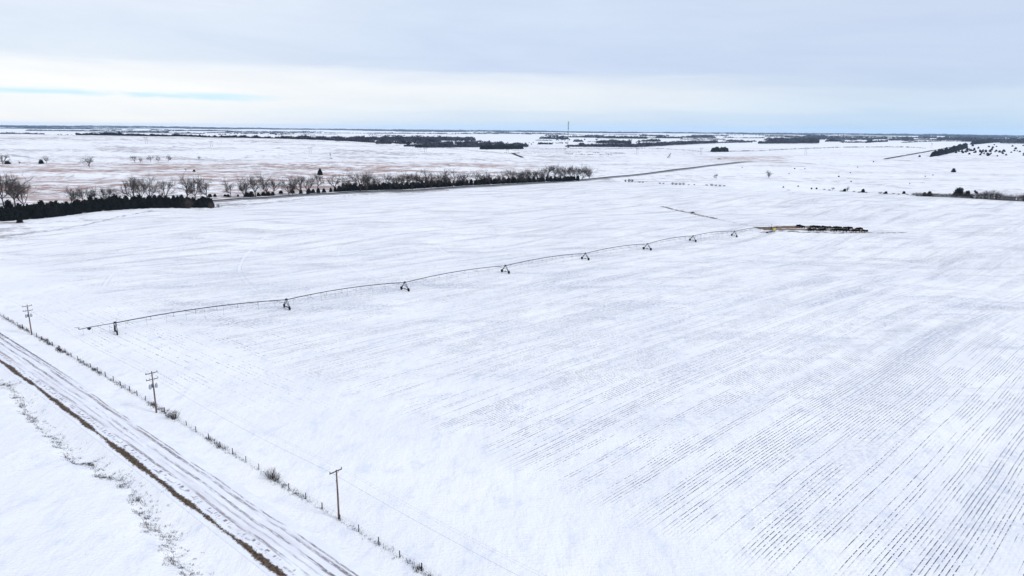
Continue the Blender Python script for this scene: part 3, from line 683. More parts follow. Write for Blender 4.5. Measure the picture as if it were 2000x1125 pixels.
# left windbreak: rows between its front edge and its back edge
frontL = [(-12, 433), (60, 428), (120, 422), (180, 414), (240, 409), (300, 406.5), (360, 406), (418, 406)]
rnd = random.Random(3); FR = [at(*p) for p in frontL]
seg = [math.dist(FR[i][:2], FR[i + 1][:2]) for i in range(len(FR) - 1)]; tot = sum(seg)
def along(s_):
    for i, q in enumerate(seg):
        if s_ <= q: return [FR[i][k] + (FR[i + 1][k] - FR[i][k]) * s_ / q for k in range(2)]
        s_ -= q
    return list(FR[-1][:2])
for row in range(5):
    n = int(tot / 5.4)
    for k in range(n):
        c = along(min(tot, max(0, (k + .5 * (row % 2) + rnd.uniform(-.25, .25)) * tot / n)))
        dd = 1 + (row * 5.2 + rnd.uniform(-1, 1)) / math.hypot(*c)
        x, y = c[0] * dd, c[1] * dd; h = rnd.uniform(6.8, 10.4) * (1.0 if row else .85) * (1.25 - .25 * ss(x, -420, -300))
        if rnd.random() < .2: h *= 1.2
        lab = 'dark juniper packed in the front row of the left windbreak, facing the snowy field' if row == 0 else 'dark juniper packed inside the left windbreak behind its front row'
        place(JUN[rnd.randrange(4)], (x, y, Zm(x, y) - .1), (h * 1.0, h * 1.0, h), rnd.uniform(0, 6.28), lab, 'junipers in the front row of the left windbreak' if row == 0 else 'junipers inside the left windbreak')
# roadside juniper row
RR = [(588, 379, 1.), (603, 379, 1.2), (612, 378, 1.0), (622, 378, 1.2), (633, 377, 1.0), (646, 375, .9), (655, 374.5, 1.)]
for i, (px, yb, k) in enumerate(RR): jplace(JUN, px, yb, 9 * k, nth(i, 'dark juniper clumped at the broken west end of the roadside row'), 'junipers in the broken start of the roadside row', 1.25, rnd)
base = [(662, 374.5), (720, 372.5), (780, 370.5), (830, 366.5), (900, 363.5), (960, 360), (1010, 358), (1060, 356), (1100, 355), (1138, 353.5)]
nn_ = 52
for row in range(2):
    for k in range(nn_):
        px = 664 + (k + .5 * row + rnd.uniform(-.3, .3)) * (1136 - 664) / nn_
        yb = np.interp(px, [b[0] for b in base], [b[1] for b in base]) - row * 1.6
        hp = np.interp(px, [660, 760, 900, 1060, 1138], [13, 12.5, 12, 11, 9.5]) * rnd.uniform(.8, 1.15)
        jplace(JUN, px, yb, hp, ('dark juniper in the near line of the dense roadside row under the bare cottonwoods' if row == 0 else 'dark juniper in the far line of the dense roadside row under the bare cottonwoods'), ('near' if row == 0 else 'far') + ' line of roadside junipers', 1.15, rnd)
for px, yb, h, lab in [(440, 384, 4.5, 'low round dark juniper just right of the windbreak end by the highway'), (446, 384.5, 5, 'low dark juniper under the first lone cottonwood beside the highway'), (465, 384, 4, 'smallest round dark juniper beside the highway'),
                       (482, 384.5, 9, 'left one of a joined pair of dark junipers beside the highway'), (491, 384.5, 10, 'right one of a joined pair of dark junipers beside the highway'), (505, 383, 6.5, 'small dark juniper at the foot of a cottonwood beside the highway'),
                       (515, 382.5, 7.5, 'left of three dark junipers in a low clump beside the highway'), (524, 382.5, 8, 'middle of three dark junipers in a low clump beside the highway'), (533, 382, 7, 'right of three dark junipers in a low clump beside the highway'),
                       (549, 378, 6, 'lone round dark juniper between two cottonwood groups by the highway'), (571, 377, 8, 'lone dark juniper right of the leaning cottonwood by the highway'), (410, 385, 6, 'dark juniper behind the windbreak end beside the highway'),
                       (420, 384.5, 5.5, 'second dark juniper behind the windbreak end beside the highway')]:
    jplace(CED, px, yb, h, lab, 'round junipers scattered beside the highway', 1.0, rnd)
jplace(SPR, 625.5, 342, 12.5, 'lone dark spruce on the pasture above the cottonwood row', None, 1.1, rnd)
jplace(CED, 15, 320.5, 5, 'dark round bush under the tree at the left picture edge', None, 1.3, rnd)
jplace(CED, 81, 320, 7, 'dark cedar beside the small bare tree on the left pasture', None, .8, rnd)
jplace(CED, 379.5, 335.5, 4, 'dark cedar bush on the brown pasture above the tall cottonwoods', None, 1.0, rnd)
jplace(CED, 39, 435, 6.5, 'round dark bush standing out in front of the left windbreak', None, 1.1, rnd)
jplace(CED, 1862, 336.5, 6.5, 'lone dark cedar on the open snow at the far right', None, .9, rnd)
for i, (px, yb, h) in enumerate([(1530, 366.5, 2.6), (1559, 364.5, 2.2), (1585, 369.5, 3), (1595, 369.5, 3.2), (1649.5, 374, 5), (1685.5, 376, 6.5), (1730, 378.5, 4.5), (1765, 378.5, 4.5), (1805, 382, 6), (1815, 382.5, 8), (1872, 382, 13), (1889, 384, 10)]):
    jplace(CED, px, yb, h, nth(i, 'dark cedar in the broken row beyond the field'), 'cedars in the broken shrub row', .9, rnd)
for i, (px, yb, h) in enumerate([(1796, 306.5, 2.5), (1552, 330, 1.5), (1572, 330, 1.2), (1541, 340, 1.3), (1638, 345.5, 1.8), (1706, 316.5, 1.5), (1675, 327, 1.2), (1662, 355, 1.5), (1822, 342.5, 1.2), (1807, 345, 1.2), (1777, 359, 1.2), (1661, 338, 1.2), (1449.5, 328, 1.2), (1904, 375, 2.4), (1907, 378, 3.)]):
    jplace(CED, px, yb, h * 1.25, nth(i, 'tiny dark cedar dotted on the open snow right of the highway'), 'tiny cedars dotted on open snow', 1.0, rnd)
k = 0; rg = random.Random(12); pts = []
while k < 78:
    if k < 46: px, yb = rg.gauss(1900, 25), rg.gauss(294.5, 4)
    else: px, yb = rg.uniform(1900, 2010), rg.uniform(281, 306)
    if not (1858 < px < 2010 and 282 + max(0, (1940 - px)) * .06 < yb < 307): continue
    pts.append((px, yb)); k += 1
for px, yb in pts: jplace(CED, px, yb, rg.uniform(1.6, 3.4), 'small dark cedar scattered over the snowy hillside at the far right', 'scattered cedars on the right hillside', 1.0, rg)

# ------------------------------------------------------------------ bare shrubs
def shrub(seed, H, W_, n=70, r=.02):
    g = random.Random(seed); mb = MB()
    for k in range(n):
        a_ = g.uniform(0, 6.28); q = g.uniform(0, 1) ** .6; bx, by = math.cos(a_) * q * W_ * .35, math.sin(a_) * q * W_ * .35
        p = Vector((bx, by, -.1)); tip = Vector((math.cos(a_) * q * W_, math.sin(a_) * q * W_, H * g.uniform(.55, 1) * (1 - .3 * q)))
        mid = p.lerp(tip, .5) + Vector((g.uniform(-.1, .1) * W_, g.uniform(-.1, .1) * W_, H * .05))
        mb.tube(p, mid, r, r * .8, 3, False); mb.tube(mid, tip, r * .8, r * .4, 3, False)
        for _ in range(3):
            s0 = mid.lerp(tip, g.random()); mb.tube(s0, s0 + Vector((g.uniform(-.35, .35) * W_, g.uniform(-.35, .35) * W_, g.uniform(.05, .3) * H)), r * .6, r * .3, 3, False)
    return mb
SHP = []
for i in range(3):
    o = shrub(60 + i, 1.0, .75, 46, .012).build('bare_shrub', M_bush); o['category'] = 'shrub'; o.location = (0, -500, -300); SHP.append([o, False])
def splace(px, yb, hp, wd, label, group=None, i=None, thick=1.0):
    p = at(px, yb); h = hgt(p, hp); rr = random.Random(int(px * 3 + yb))
    return place(SHP[rr.randrange(3)], p, (h * wd, h * wd, h), rr.uniform(0, 6), label, group)
splace(341, 818, 20, .75, 'bare brown shrub on the fence line right of the middle power pole')
splace(529, 934, 24, .8, 'larger tangled bare shrub on the fence line left of the near power pole')
splace(541, 939, 20, .6, 'thin bare shrub touching the larger tangle on the fence line')
splace(366, 407, 18, .95, 'pale round leafless shrub at the front of the left windbreak')
splace(413, 407, 12, .8, 'pale leafless shrub at the right end of the windbreak')
splace(427, 405, 7, .9, 'small leafless shrub just past the windbreak end')
HED = [(1222, 355, 5, 1), (1228, 355.5, 7, .8), (1234, 355.5, 6, 1), (1249, 356.5, 3, 1.4), (1256, 357, 3, 1.4), (1289, 359, 3, 1.4), (1295, 359.5, 3, 1.3), (1313, 360.5, 5, 1.1), (1320, 361, 5, 1.1), (1328, 361, 5, 1), (1335, 361, 5, 1), (1345, 361.5, 2.5, 1.5), (1356, 361.5, 2.5, 1.4), (1380, 362.5, 3, 1.5), (1390, 363, 4.5, 1.2), (1398, 363.5, 4, 1.2), (1406, 364, 4, 1.2), (1414, 364, 3, 1.4)]
for i, (px, yb, h, wd) in enumerate(HED): splace(px, yb, h, wd, nth(i, 'low dark shrub between highway and field'), 'low shrubs between highway and field')
H2 = [(1610, 371, 2.5, 1.6), (1620, 372, 2.5, 1.6), (1643, 374, 3, 1.5), (1668, 375, 2.5, 1.6), (1678, 376.5, 3, 1.5), (1692, 377, 2.5, 1.5), (1719, 378, 3.5, 1.5), (1726, 378.5, 3, 1.5), (1745, 379, 2, 2), (1755, 380, 2, 2), (1772, 380.5, 2.5, 1.6), (1783, 381, 4, 1.5)]
for i, (px, yb, h, wd) in enumerate(H2): splace(px, yb, h, wd, nth(i, 'scrubby shrub in the broken row beyond the field'), 'scrubby shrubs in the broken row')
xs = 1792; i = 0; rg = random.Random(5)
M_thick = mat('thicket_brush', (.075, .060, .055), 1, var=.5, nscale=.5)
while xs < 2012:
    yb = np.interp(xs, [1790, 1850, 1920, 1960, 2010], [382.5, 384.5, 388, 391, 393.5]); h = np.interp(xs, [1790, 1850, 1900, 1925, 1950, 1965, 1990, 2010], [6, 6, 8, 15, 13, 9, 13, 11]) * rg.uniform(.85, 1.15)
    splace(xs, yb, h, 1.1 if h > 10 else 1.7, nth(i, 'brown leafless bush in the thick hedge at right') if i < 30 else 'brown leafless bush ending the thick hedge at the right picture edge', 'bushes of the thick brown hedge'); xs += 7.6; i += 1

# ------------------------------------------------------------------ far woods (masses nobody could count)
def crown_template(kind, g, n=26):
    V = []
    for _ in range(n):
        if kind == 'bare':
            a_ = g.uniform(0, 6.28); q = g.uniform(0, .5); z0 = g.uniform(.1, .6); c = np.array([math.cos(a_) * q, math.sin(a_) * q, z0]); s = .16
            d = np.array([c[0] * .5 + g.normal() * .15, c[1] * .5 + g.normal() * .15, g.uniform(.25, .45)])
            sd = np.array([g.normal(), g.normal(), .1]); sd /= np.linalg.norm(sd)
            V += [c - sd * s, c + sd * s, c + d]
        else:
            a_ = g.uniform(0, 6.28); z0 = g.uniform(0, .8); q = (1 - z0) * .45; c = np.array([math.cos(a_) * q, math.sin(a_) * q, z0])
            sd = np.array([-math.sin(a_), math.cos(a_), 0]) ; V += [c - sd * .22, c + sd * .22, np.array([c[0] * .3, c[1] * .3, min(1, z0 + .45)])]
    return np.array(V)
gt = np.random.default_rng(5)
TPL = {'bare': [crown_template('bare', gt, 20) for _ in range(6)], 'ever': [crown_template('ever', gt, 30) for _ in range(4)]}
def forest(pts, mt, kind, label, hrange=(.75, 1.15), wide=1.0):
    """pts: (x, y, height)"""
    A = []; g = np.random.default_rng(len(pts))
    for x, y, h in pts:
        T = TPL[kind][g.integers(len(TPL[kind]))]; th = g.uniform(0, 6.28); h = h * g.uniform(*hrange); c, s = math.cos(th), math.sin(th)
        Vx = (T[:, 0] * c - T[:, 1] * s) * h * wide; Vy = (T[:, 0] * s + T[:, 1] * c) * h * wide
        A.append(np.stack([x + Vx, y + Vy, Zm(x, y) - .3 + T[:, 2] * h], 1))
    V = np.vstack(A); o = fast('distant_woodland', V, np.arange(len(V)).reshape(-1, 3), mt)
    return tag(o, label, 'woodland', None, 'stuff')
def belt(x0, y0, x1, y1, hp, dens=1.0, rows=2, jit=.35, gap=0.0, dist=None, seed=0, depth=14):
    g = random.Random(int(x0 * 13 + y0 * 7) + seed); out = []
    pa = azdist(x0, dist) if dist else at(x0, y0); pb = azdist(x1, dist) if dist else at(x1, y1)
    L = abs(x1 - x0); n = max(2, int(L / 1.6 * dens))
    for r in range(rows):
        for k in range(n):
            q = (k + g.uniform(-.5, .5)) / n
            if gap and vn((x0 + (x1 - x0) * q) * .09 + seed, y0 + r) * .6 + vn((x0 + (x1 - x0) * q) * .31, y0 + r + 5) * .4 > 1 - gap * 1.6: continue
            px = x0 + (x1 - x0) * q
            if dist: x, y, z = azdist(px, dist)
            else: x, y, z = at(px, y0 + (y1 - y0) * q + g.uniform(-jit, jit))
            D = math.hypot(x, y); f = 1 + r * depth / D
            lump = .62 + .5 * vn(px * .11 + y0, r) + .42 * vn(px * .47 + x0, r + 3)
            h = hp * D / F * lump * min(1, .45 + min(q + .5 / n, 1 - q + .5 / n) * L / 6)
            out.append((x * f, y * f, h))
    return out
def belts(L, mt, kind, label, **kw):
    P = []
    for b in L: P += belt(*b[:5], **(b[5] if len(b) > 5 else {}))
    return forest(P, mt, kind, label, **kw)
# tree line hidden behind the left ridge
g_ = random.Random(9); P = []
def behind(x0, x1, over, dens=1.0, off=230, rows=3):
    out = []; n = int((x1 - x0) / 2.0 * dens)
    for r in range(rows):
        for k in range(n):
            px = x0 + (x1 - x0) * (k + g_.random()) / n
            if over < 4 and vn(px * .2, 9) > .62: continue
            D = np.interp(px, CREST_PX, CREST_D) + off + r * 25
            x, y, z = azdist(px, D); yc = np.interp(px, CREST_PX, CREST_Y) - over * g_.uniform(.6, 1.1) * (.6 + .45 * vn(px * .09, 2) + .4 * vn(px * .37, r))
            _, _, dz_ = pray(px, yc); xx, yy, _ = pray(px, yc); top = CAMH + dz_ / math.hypot(xx, yy) * D
            h = top - z
            if h > 2: out.append((x, y, min(h, 34)))
    return out
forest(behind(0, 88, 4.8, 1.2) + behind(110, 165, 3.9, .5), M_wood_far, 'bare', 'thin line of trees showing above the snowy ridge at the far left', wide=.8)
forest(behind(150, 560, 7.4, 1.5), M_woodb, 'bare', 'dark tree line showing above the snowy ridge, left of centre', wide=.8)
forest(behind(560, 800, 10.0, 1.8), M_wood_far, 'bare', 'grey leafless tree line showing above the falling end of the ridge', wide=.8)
D_ = lambda **k: k
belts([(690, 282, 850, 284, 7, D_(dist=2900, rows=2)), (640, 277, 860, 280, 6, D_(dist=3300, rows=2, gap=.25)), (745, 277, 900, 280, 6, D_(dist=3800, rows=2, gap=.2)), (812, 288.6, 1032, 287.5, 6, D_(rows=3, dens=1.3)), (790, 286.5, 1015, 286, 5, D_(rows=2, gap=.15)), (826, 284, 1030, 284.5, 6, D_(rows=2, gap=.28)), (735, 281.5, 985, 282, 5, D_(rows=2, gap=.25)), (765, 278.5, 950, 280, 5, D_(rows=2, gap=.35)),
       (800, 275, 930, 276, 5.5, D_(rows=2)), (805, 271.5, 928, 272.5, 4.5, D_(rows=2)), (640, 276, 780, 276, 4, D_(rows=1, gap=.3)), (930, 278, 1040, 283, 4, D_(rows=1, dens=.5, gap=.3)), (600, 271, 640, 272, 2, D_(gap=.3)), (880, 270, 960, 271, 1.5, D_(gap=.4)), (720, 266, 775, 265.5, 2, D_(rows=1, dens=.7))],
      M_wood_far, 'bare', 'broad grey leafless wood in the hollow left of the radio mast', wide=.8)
belts([(938, 291.5, 1022, 291, 5.5, D_(rows=4, dens=1.6, jit=.6))], M_woodn, 'ever', 'dense black evergreen block before the grey wood')
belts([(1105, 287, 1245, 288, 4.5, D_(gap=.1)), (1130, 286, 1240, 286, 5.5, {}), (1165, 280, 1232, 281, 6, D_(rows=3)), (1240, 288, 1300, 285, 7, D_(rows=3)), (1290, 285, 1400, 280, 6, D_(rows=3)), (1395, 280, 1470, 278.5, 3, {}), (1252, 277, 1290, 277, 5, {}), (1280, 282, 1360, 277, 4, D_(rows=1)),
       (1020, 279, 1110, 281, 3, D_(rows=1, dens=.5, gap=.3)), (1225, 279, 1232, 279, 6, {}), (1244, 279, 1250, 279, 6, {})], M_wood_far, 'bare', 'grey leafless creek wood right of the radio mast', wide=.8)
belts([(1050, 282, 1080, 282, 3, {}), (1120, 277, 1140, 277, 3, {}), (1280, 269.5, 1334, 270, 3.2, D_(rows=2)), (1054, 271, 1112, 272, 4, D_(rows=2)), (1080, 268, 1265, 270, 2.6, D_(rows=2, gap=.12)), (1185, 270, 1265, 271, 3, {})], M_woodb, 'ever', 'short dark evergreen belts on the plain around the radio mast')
belts([(1389, 296.5, 1422, 296.5, 6.5, D_(rows=4, dens=1.5, jit=.5))], M_woodn, 'ever', 'isolated dark evergreen clump on open snow at the end of a hedge')
belts([(1482, 281, 1600, 280, 5, D_(rows=3)), (1500, 278, 1600, 277, 6, D_(rows=3, gap=.1)), (1510, 273, 1575, 273, 4, D_(rows=2)), (1412, 270, 1435, 270, 3, D_(rows=1, dens=.6)), (1575, 271, 1650, 271.5, 3.5, D_(rows=2)), (1612, 277, 1650, 277, 4, D_(rows=2)), (1630, 271, 1722, 272, 3.5, D_(rows=2)), (1738, 275, 1782, 274, 5.5, D_(rows=2)),
       (1830, 274, 1900, 276, 5.5, D_(rows=2)), (1880, 277, 1975, 279, 6, D_(rows=2, gap=.15)), (1955, 280, 2015, 281, 7, D_(rows=4)), (1640, 278.5, 1700, 278, 2.5, D_(rows=1, gap=.2))], M_wood_far, 'bare', 'scattered grey leafless woods on the plain at the right', wide=.8)
belts([(1818, 306, 1850, 300, 6.5, D_(rows=4, dens=1.8, jit=.8)), (1850, 300, 1888, 288, 6.5, D_(rows=4, dens=1.8, jit=.8)), (1896, 282.5, 1945, 278, 4.8, D_(rows=3, dens=1.5)), (1945, 278, 1965, 277.5, 2.5, D_(rows=2))], M_woodn, 'ever', 'long black evergreen windbreak climbing beside the far end of the highway')
belts([(1645, 279, 1690, 278.5, 1.8, D_(gap=.2)), (1690, 279, 1735, 276.5, 3, {}), (1760, 279, 1800, 277, 1.5, {}), (1800, 277, 1840, 276, 1.4, {})], M_woodn, 'ever', 'low dark hedge lines on the plain before the right-hand woods')
# horizon belts
def hor(x0, x1, base, label, seed, n=26):
    g = random.Random(seed); P = []
    for k in range(n):
        D = math.exp(g.uniform(math.log(7000), math.log(24000))); L = g.uniform(50, 260); a_ = g.uniform(x0, x1)
        a1, b1 = max(x0, a_ - L / 2), min(x1, a_ + L / 2); hp = g.uniform(1.0, 1.7) * (1.15 if D > 13000 else 1)
        P += belt(a1, 0, b1, 0, hp, dist=D, rows=2, gap=g.choice([0, .1, .25]), seed=k, depth=60)
    for D, hp in ((17000, 1.5), (21000, 1.7), (25000, 1.8)):
        P += belt(x0, 1, x1, 1, hp, dist=D, rows=3, gap=.08, seed=int(D), dens=1.2, depth=90)
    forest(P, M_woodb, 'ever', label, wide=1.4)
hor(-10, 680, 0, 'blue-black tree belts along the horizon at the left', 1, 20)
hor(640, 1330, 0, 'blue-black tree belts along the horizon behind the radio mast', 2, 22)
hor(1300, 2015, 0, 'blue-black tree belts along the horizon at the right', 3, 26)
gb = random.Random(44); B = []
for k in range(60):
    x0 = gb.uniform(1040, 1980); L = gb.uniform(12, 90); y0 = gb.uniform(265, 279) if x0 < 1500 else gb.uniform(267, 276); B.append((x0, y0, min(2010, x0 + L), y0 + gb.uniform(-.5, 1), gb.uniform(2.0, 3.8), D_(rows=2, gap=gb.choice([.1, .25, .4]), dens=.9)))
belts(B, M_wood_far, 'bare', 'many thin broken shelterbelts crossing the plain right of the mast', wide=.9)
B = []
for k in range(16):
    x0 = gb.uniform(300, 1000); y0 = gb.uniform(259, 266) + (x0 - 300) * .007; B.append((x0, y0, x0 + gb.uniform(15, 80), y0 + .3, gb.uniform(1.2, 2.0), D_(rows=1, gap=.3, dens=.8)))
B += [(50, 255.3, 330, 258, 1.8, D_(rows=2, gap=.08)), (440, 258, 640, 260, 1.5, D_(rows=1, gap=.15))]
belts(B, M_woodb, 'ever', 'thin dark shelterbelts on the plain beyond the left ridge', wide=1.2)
# hedges and fence-row brush across the middle distance
def hedge(L, hp, gap, label, mt=M_woodn, dens=.9):
    P = []
    for a, b in zip(L[:-1], L[1:]): P += belt(a[0], a[1], b[0], b[1], hp, dens=dens, rows=1, gap=gap, jit=.15)
    o = forest(P, mt, 'bare', label, wide=1.1); o.name = 'hedgerow'; o['category'] = 'hedge'; return o
hedge([(1055, 291.5), (1110, 290.5), (1180, 291.5), (1240, 290.5), (1300, 291), (1340, 293.5), (1370, 296)], 1.3, .05, 'long thin winding hedge under the radio mast', M_stem)
hedge([(1422, 296), (1480, 295), (1560, 291), (1640, 288.3), (1740, 287.5), (1790, 288.5), (1815, 291)], 1.6, .10, 'long broken hedge running right from the isolated evergreen clump')
hedge([(955, 297.5), (1010, 299.5), (1050, 299), (1100, 297)], 1.2, .38, 'broken string of brush crossing the snow left of the mast foot')
hedge([(1103, 297.5), (1140, 297.5), (1180, 299.5), (1222, 300)], 1.6, .28, 'upper of two broken brush rows right of the mast')
hedge([(1103, 300.5), (1140, 302), (1200, 303), (1212, 302.5)], 1.5, .3, 'lower of two broken brush rows right of the mast')

# ------------------------------------------------------------------ radio mast and transmission line
def mast():
    p = at(1109, 288); H = hgt(p, 47); e = empty('radio_mast', p)
    tag(e, 'tall thin lattice radio mast rising above the horizon', 'radio mast')
    mb = MB(); wv_ = 1.3; cs = [(wv_ * math.cos(a), wv_ * math.sin(a)) for a in (R(90), R(210), R(330))]
    for c in cs: mb.tube((*c, -1), (*c, H), .2, .2, 5)
    n = int(H / 3)
    for k in range(n):
        z0, z1 = k * H / n, (k + 1) * H / n
        for i in range(3):
            a, b = cs[i], cs[(i + 1) % 3]
            if k % 2: a, b = b, a
            mb.tube((*a, z0), (*b, z1), .10, .10, 3, False); mb.tube((*a, z1), (*b, z1), .10, .10, 3, False)
    mb.build('lattice', M_mast, e)
    for zf in (.985, .90, .80, .73):
        m2 = MB()
        for a in (R(30), R(150), R(270)):
            m2.box((2.4 * math.cos(a), 2.4 * math.sin(a), H * zf), (1.0, 1.3, 3.2), a, .1); m2.tube((0, 0, H * zf), (2.2 * math.cos(a), 2.2 * math.sin(a), H * zf), .12, .12, 4)
        m2.build('antenna', M_redmast, e)
    gm = MB()
    for a in (R(90), R(210), R(330)):
        for zf in (.35, .65, .95): gm.tube((0, 0, H * zf), (H * .5 * math.cos(a), H * .5 * math.sin(a), -.5), .03, .03, 3)
    gm.build('guy_wire', M_mast, e)
    e2 = empty('equipment_shed', at(1110, 288.6)); tag(e2, 'small dark shed at the foot of the radio mast', 'shed')
    MB().box((0, 0, 1.5), (7, 5, 3.2), .3, .1).build('wall', M_stem, e2)
    r = MB(); r.v = [Vector(v) for v in [(-3.9, -3, 3.1), (3.9, -3, 3.1), (3.9, 3, 3.1), (-3.9, 3, 3.1), (-3.9, 0, 4.6), (3.9, 0, 4.6)]]; r.f = [(0, 1, 5, 4), (2, 3, 4, 5), (0, 4, 3), (1, 2, 5), (0, 3, 2, 1)]
    ro = r.build('roof', M_mast, e2); ro.rotation_euler = (0, 0, .3)
mast()
M_hf = mat('transmission_structure', (.07, .07, .085), .8, var=.2, nscale=.3)
def hframe(px, yt, yb, label):
    p = at(px, yb); H = hgt(p, yb - yt); e = empty('transmission_pole', p, math.atan2(p[1], p[0]) - R(60)); tag(e, label, 'power pole', 'far transmission poles across the snow')
    for s in (-1, 1): MB().tube((s * 2.6, 0, -1), (s * 2.6, 0, H), .30, .20, 6).build('pole', M_hf, e)
    MB().box((0, 0, H * .86), (12.5, .35, .45)).build('crossarm', M_hf, e)
    b = MB(); b.tube((-2.6, 0, H * .55), (2.6, 0, H * .82), .09, .09, 4); b.tube((2.6, 0, H * .55), (-2.6, 0, H * .82), .09, .09, 4); b.build('brace', M_hf, e)
    ins = MB()
    for x in (-5.8, 0, 5.8): ins.tube((x, 0, H * .86), (x, 0, H * .86 - 2), .12, .12, 5)
    ins.build('insulator', M_porc, e)
for i, (px, yt, yb) in enumerate([(286, 269, 281), (413, 276.5, 287), (606, 288, 299), (831, 289, 298), (991, 291, 299), (1103, 290, 299.5), (1244.5, 289, 303), (1369, 289, 303), (1573, 289, 303), (1819, 281, 290)]):
    hframe(px, yt, yb, nth(i, 'thin grey transmission pole on the far snow'))
# windmill on the hillside
def windmill():
    p = at(645.5, 309); H = hgt(p, 7.5); e = empty('windmill', p); tag(e, 'small farm windmill above a stock tank on the left hillside', 'windmill')
    mb = MB()
    for sx in (-1, 1):
        for sy in (-1, 1): mb.tube((sx * 1.3, sy * 1.3, -.3), (sx * .2, sy * .2, H), .12, .10, 4)
    for z in (.3, .6): 
        w_ = 1.3 * (1 - z * .85)
        for a, b in (((-w_, -w_), (w_, -w_)), ((w_, -w_), (w_, w_)), ((w_, w_), (-w_, w_)), ((-w_, w_), (-w_, -w_))): mb.tube((*a, H * z), (*b, H * z), .06, .06, 3)
    mb.build('tower', M_mast, e)
    wh = MB()
    for k in range(14):
        a = k * 6.283 / 14; c = Vector((math.cos(a), 0, math.sin(a))); wh.tube(Vector((0, -.5, H)) + c * .3, Vector((0, -.5, H)) + c * 1.4, .05, .24, 4)
    wh.build('wheel', M_mast, e); MB().box((0, 1.2, H), (.06, 1.6, .9)).build('tail', M_mast, e)
    q = at(647, 309.6); o = MB().lathe((0, 0, -.2), [(2.6, 0), (2.6, .9), (2.4, .9), (2.4, .6)], 18).build('stock_tank', M_galv); o.location = q; tag(o, 'round steel stock tank beside the windmill on the left hillside', 'tank')
windmill()
# slanted grain auger
def auger():
    p = at(1306, 308.5); H = hgt(p, 9); e = empty('grain_auger', p, 0.1); tag(e, 'dark slanted grain auger standing on the far snow', 'auger')
    MB().tube((-H * .28, 0, .4), (H * .42, 0, H), .75, .75, 8).build('tube', M_stem, e)
    f = MB(); f.tube((H * .05, -1.5, 1), (H * .2, 0, H * .68), .25, .25, 5); f.tube((H * .05, 1.5, 1), (H * .2, 0, H * .68), .25, .25, 5); f.tube((H * .28, -1.2, .9), (H * .36, 0, H * .9), .25, .25, 5); f.build('frame', M_stem, e)
    for s in (-1.5, 1.5): MB().lathe((H * .05, s - .2, .8), [(.8, 0), (.8, .4)], 14, (0, 1, 0)).build('wheel', M_tyre, e)
    MB().box((-H * .3, 0, .5), (1.8, 1.8, 1.1), 0, .1).build('hopper', M_stem, e)
auger()
def mound(px, yb, wpx, hpx, label, m_=M_mud):
    p = at(px, yb); w_ = hgt(p, wpx) / 2; h = hgt(p, hpx); g = random.Random(int(px)); V = []; Fc = []; n, k = 18, 7
    for i in range(k):
        q = i / (k - 1)
        for j in range(n):
            a = j * 6.283 / n; r_ = w_ * (1 - q) ** .8 * g.uniform(.85, 1.1); V.append((math.cos(a) * r_, math.sin(a) * r_ * .7, h * (1 - (1 - q) ** 2) * g.uniform(.9, 1.05) - .15))
    for i in range(k - 1):
        for j in range(n): Fc.append((i * n + j, i * n + (j + 1) % n, (i + 1) * n + (j + 1) % n, (i + 1) * n + j))
    o = fast('dirt_mound', V, Fc, m_, k=4, smooth=False); o.location = p; tag(o, label, 'mound')
mound(1353, 415.5, 9, 2.2, 'small dark earth mound beside the bare bank in the field')
mound(1405, 311, 9, 1.6, 'low dark mound beside the highway crest', M_stem)
mound(1517, 445.5, 5, 1.8, 'low brown mound behind the yellow tank')

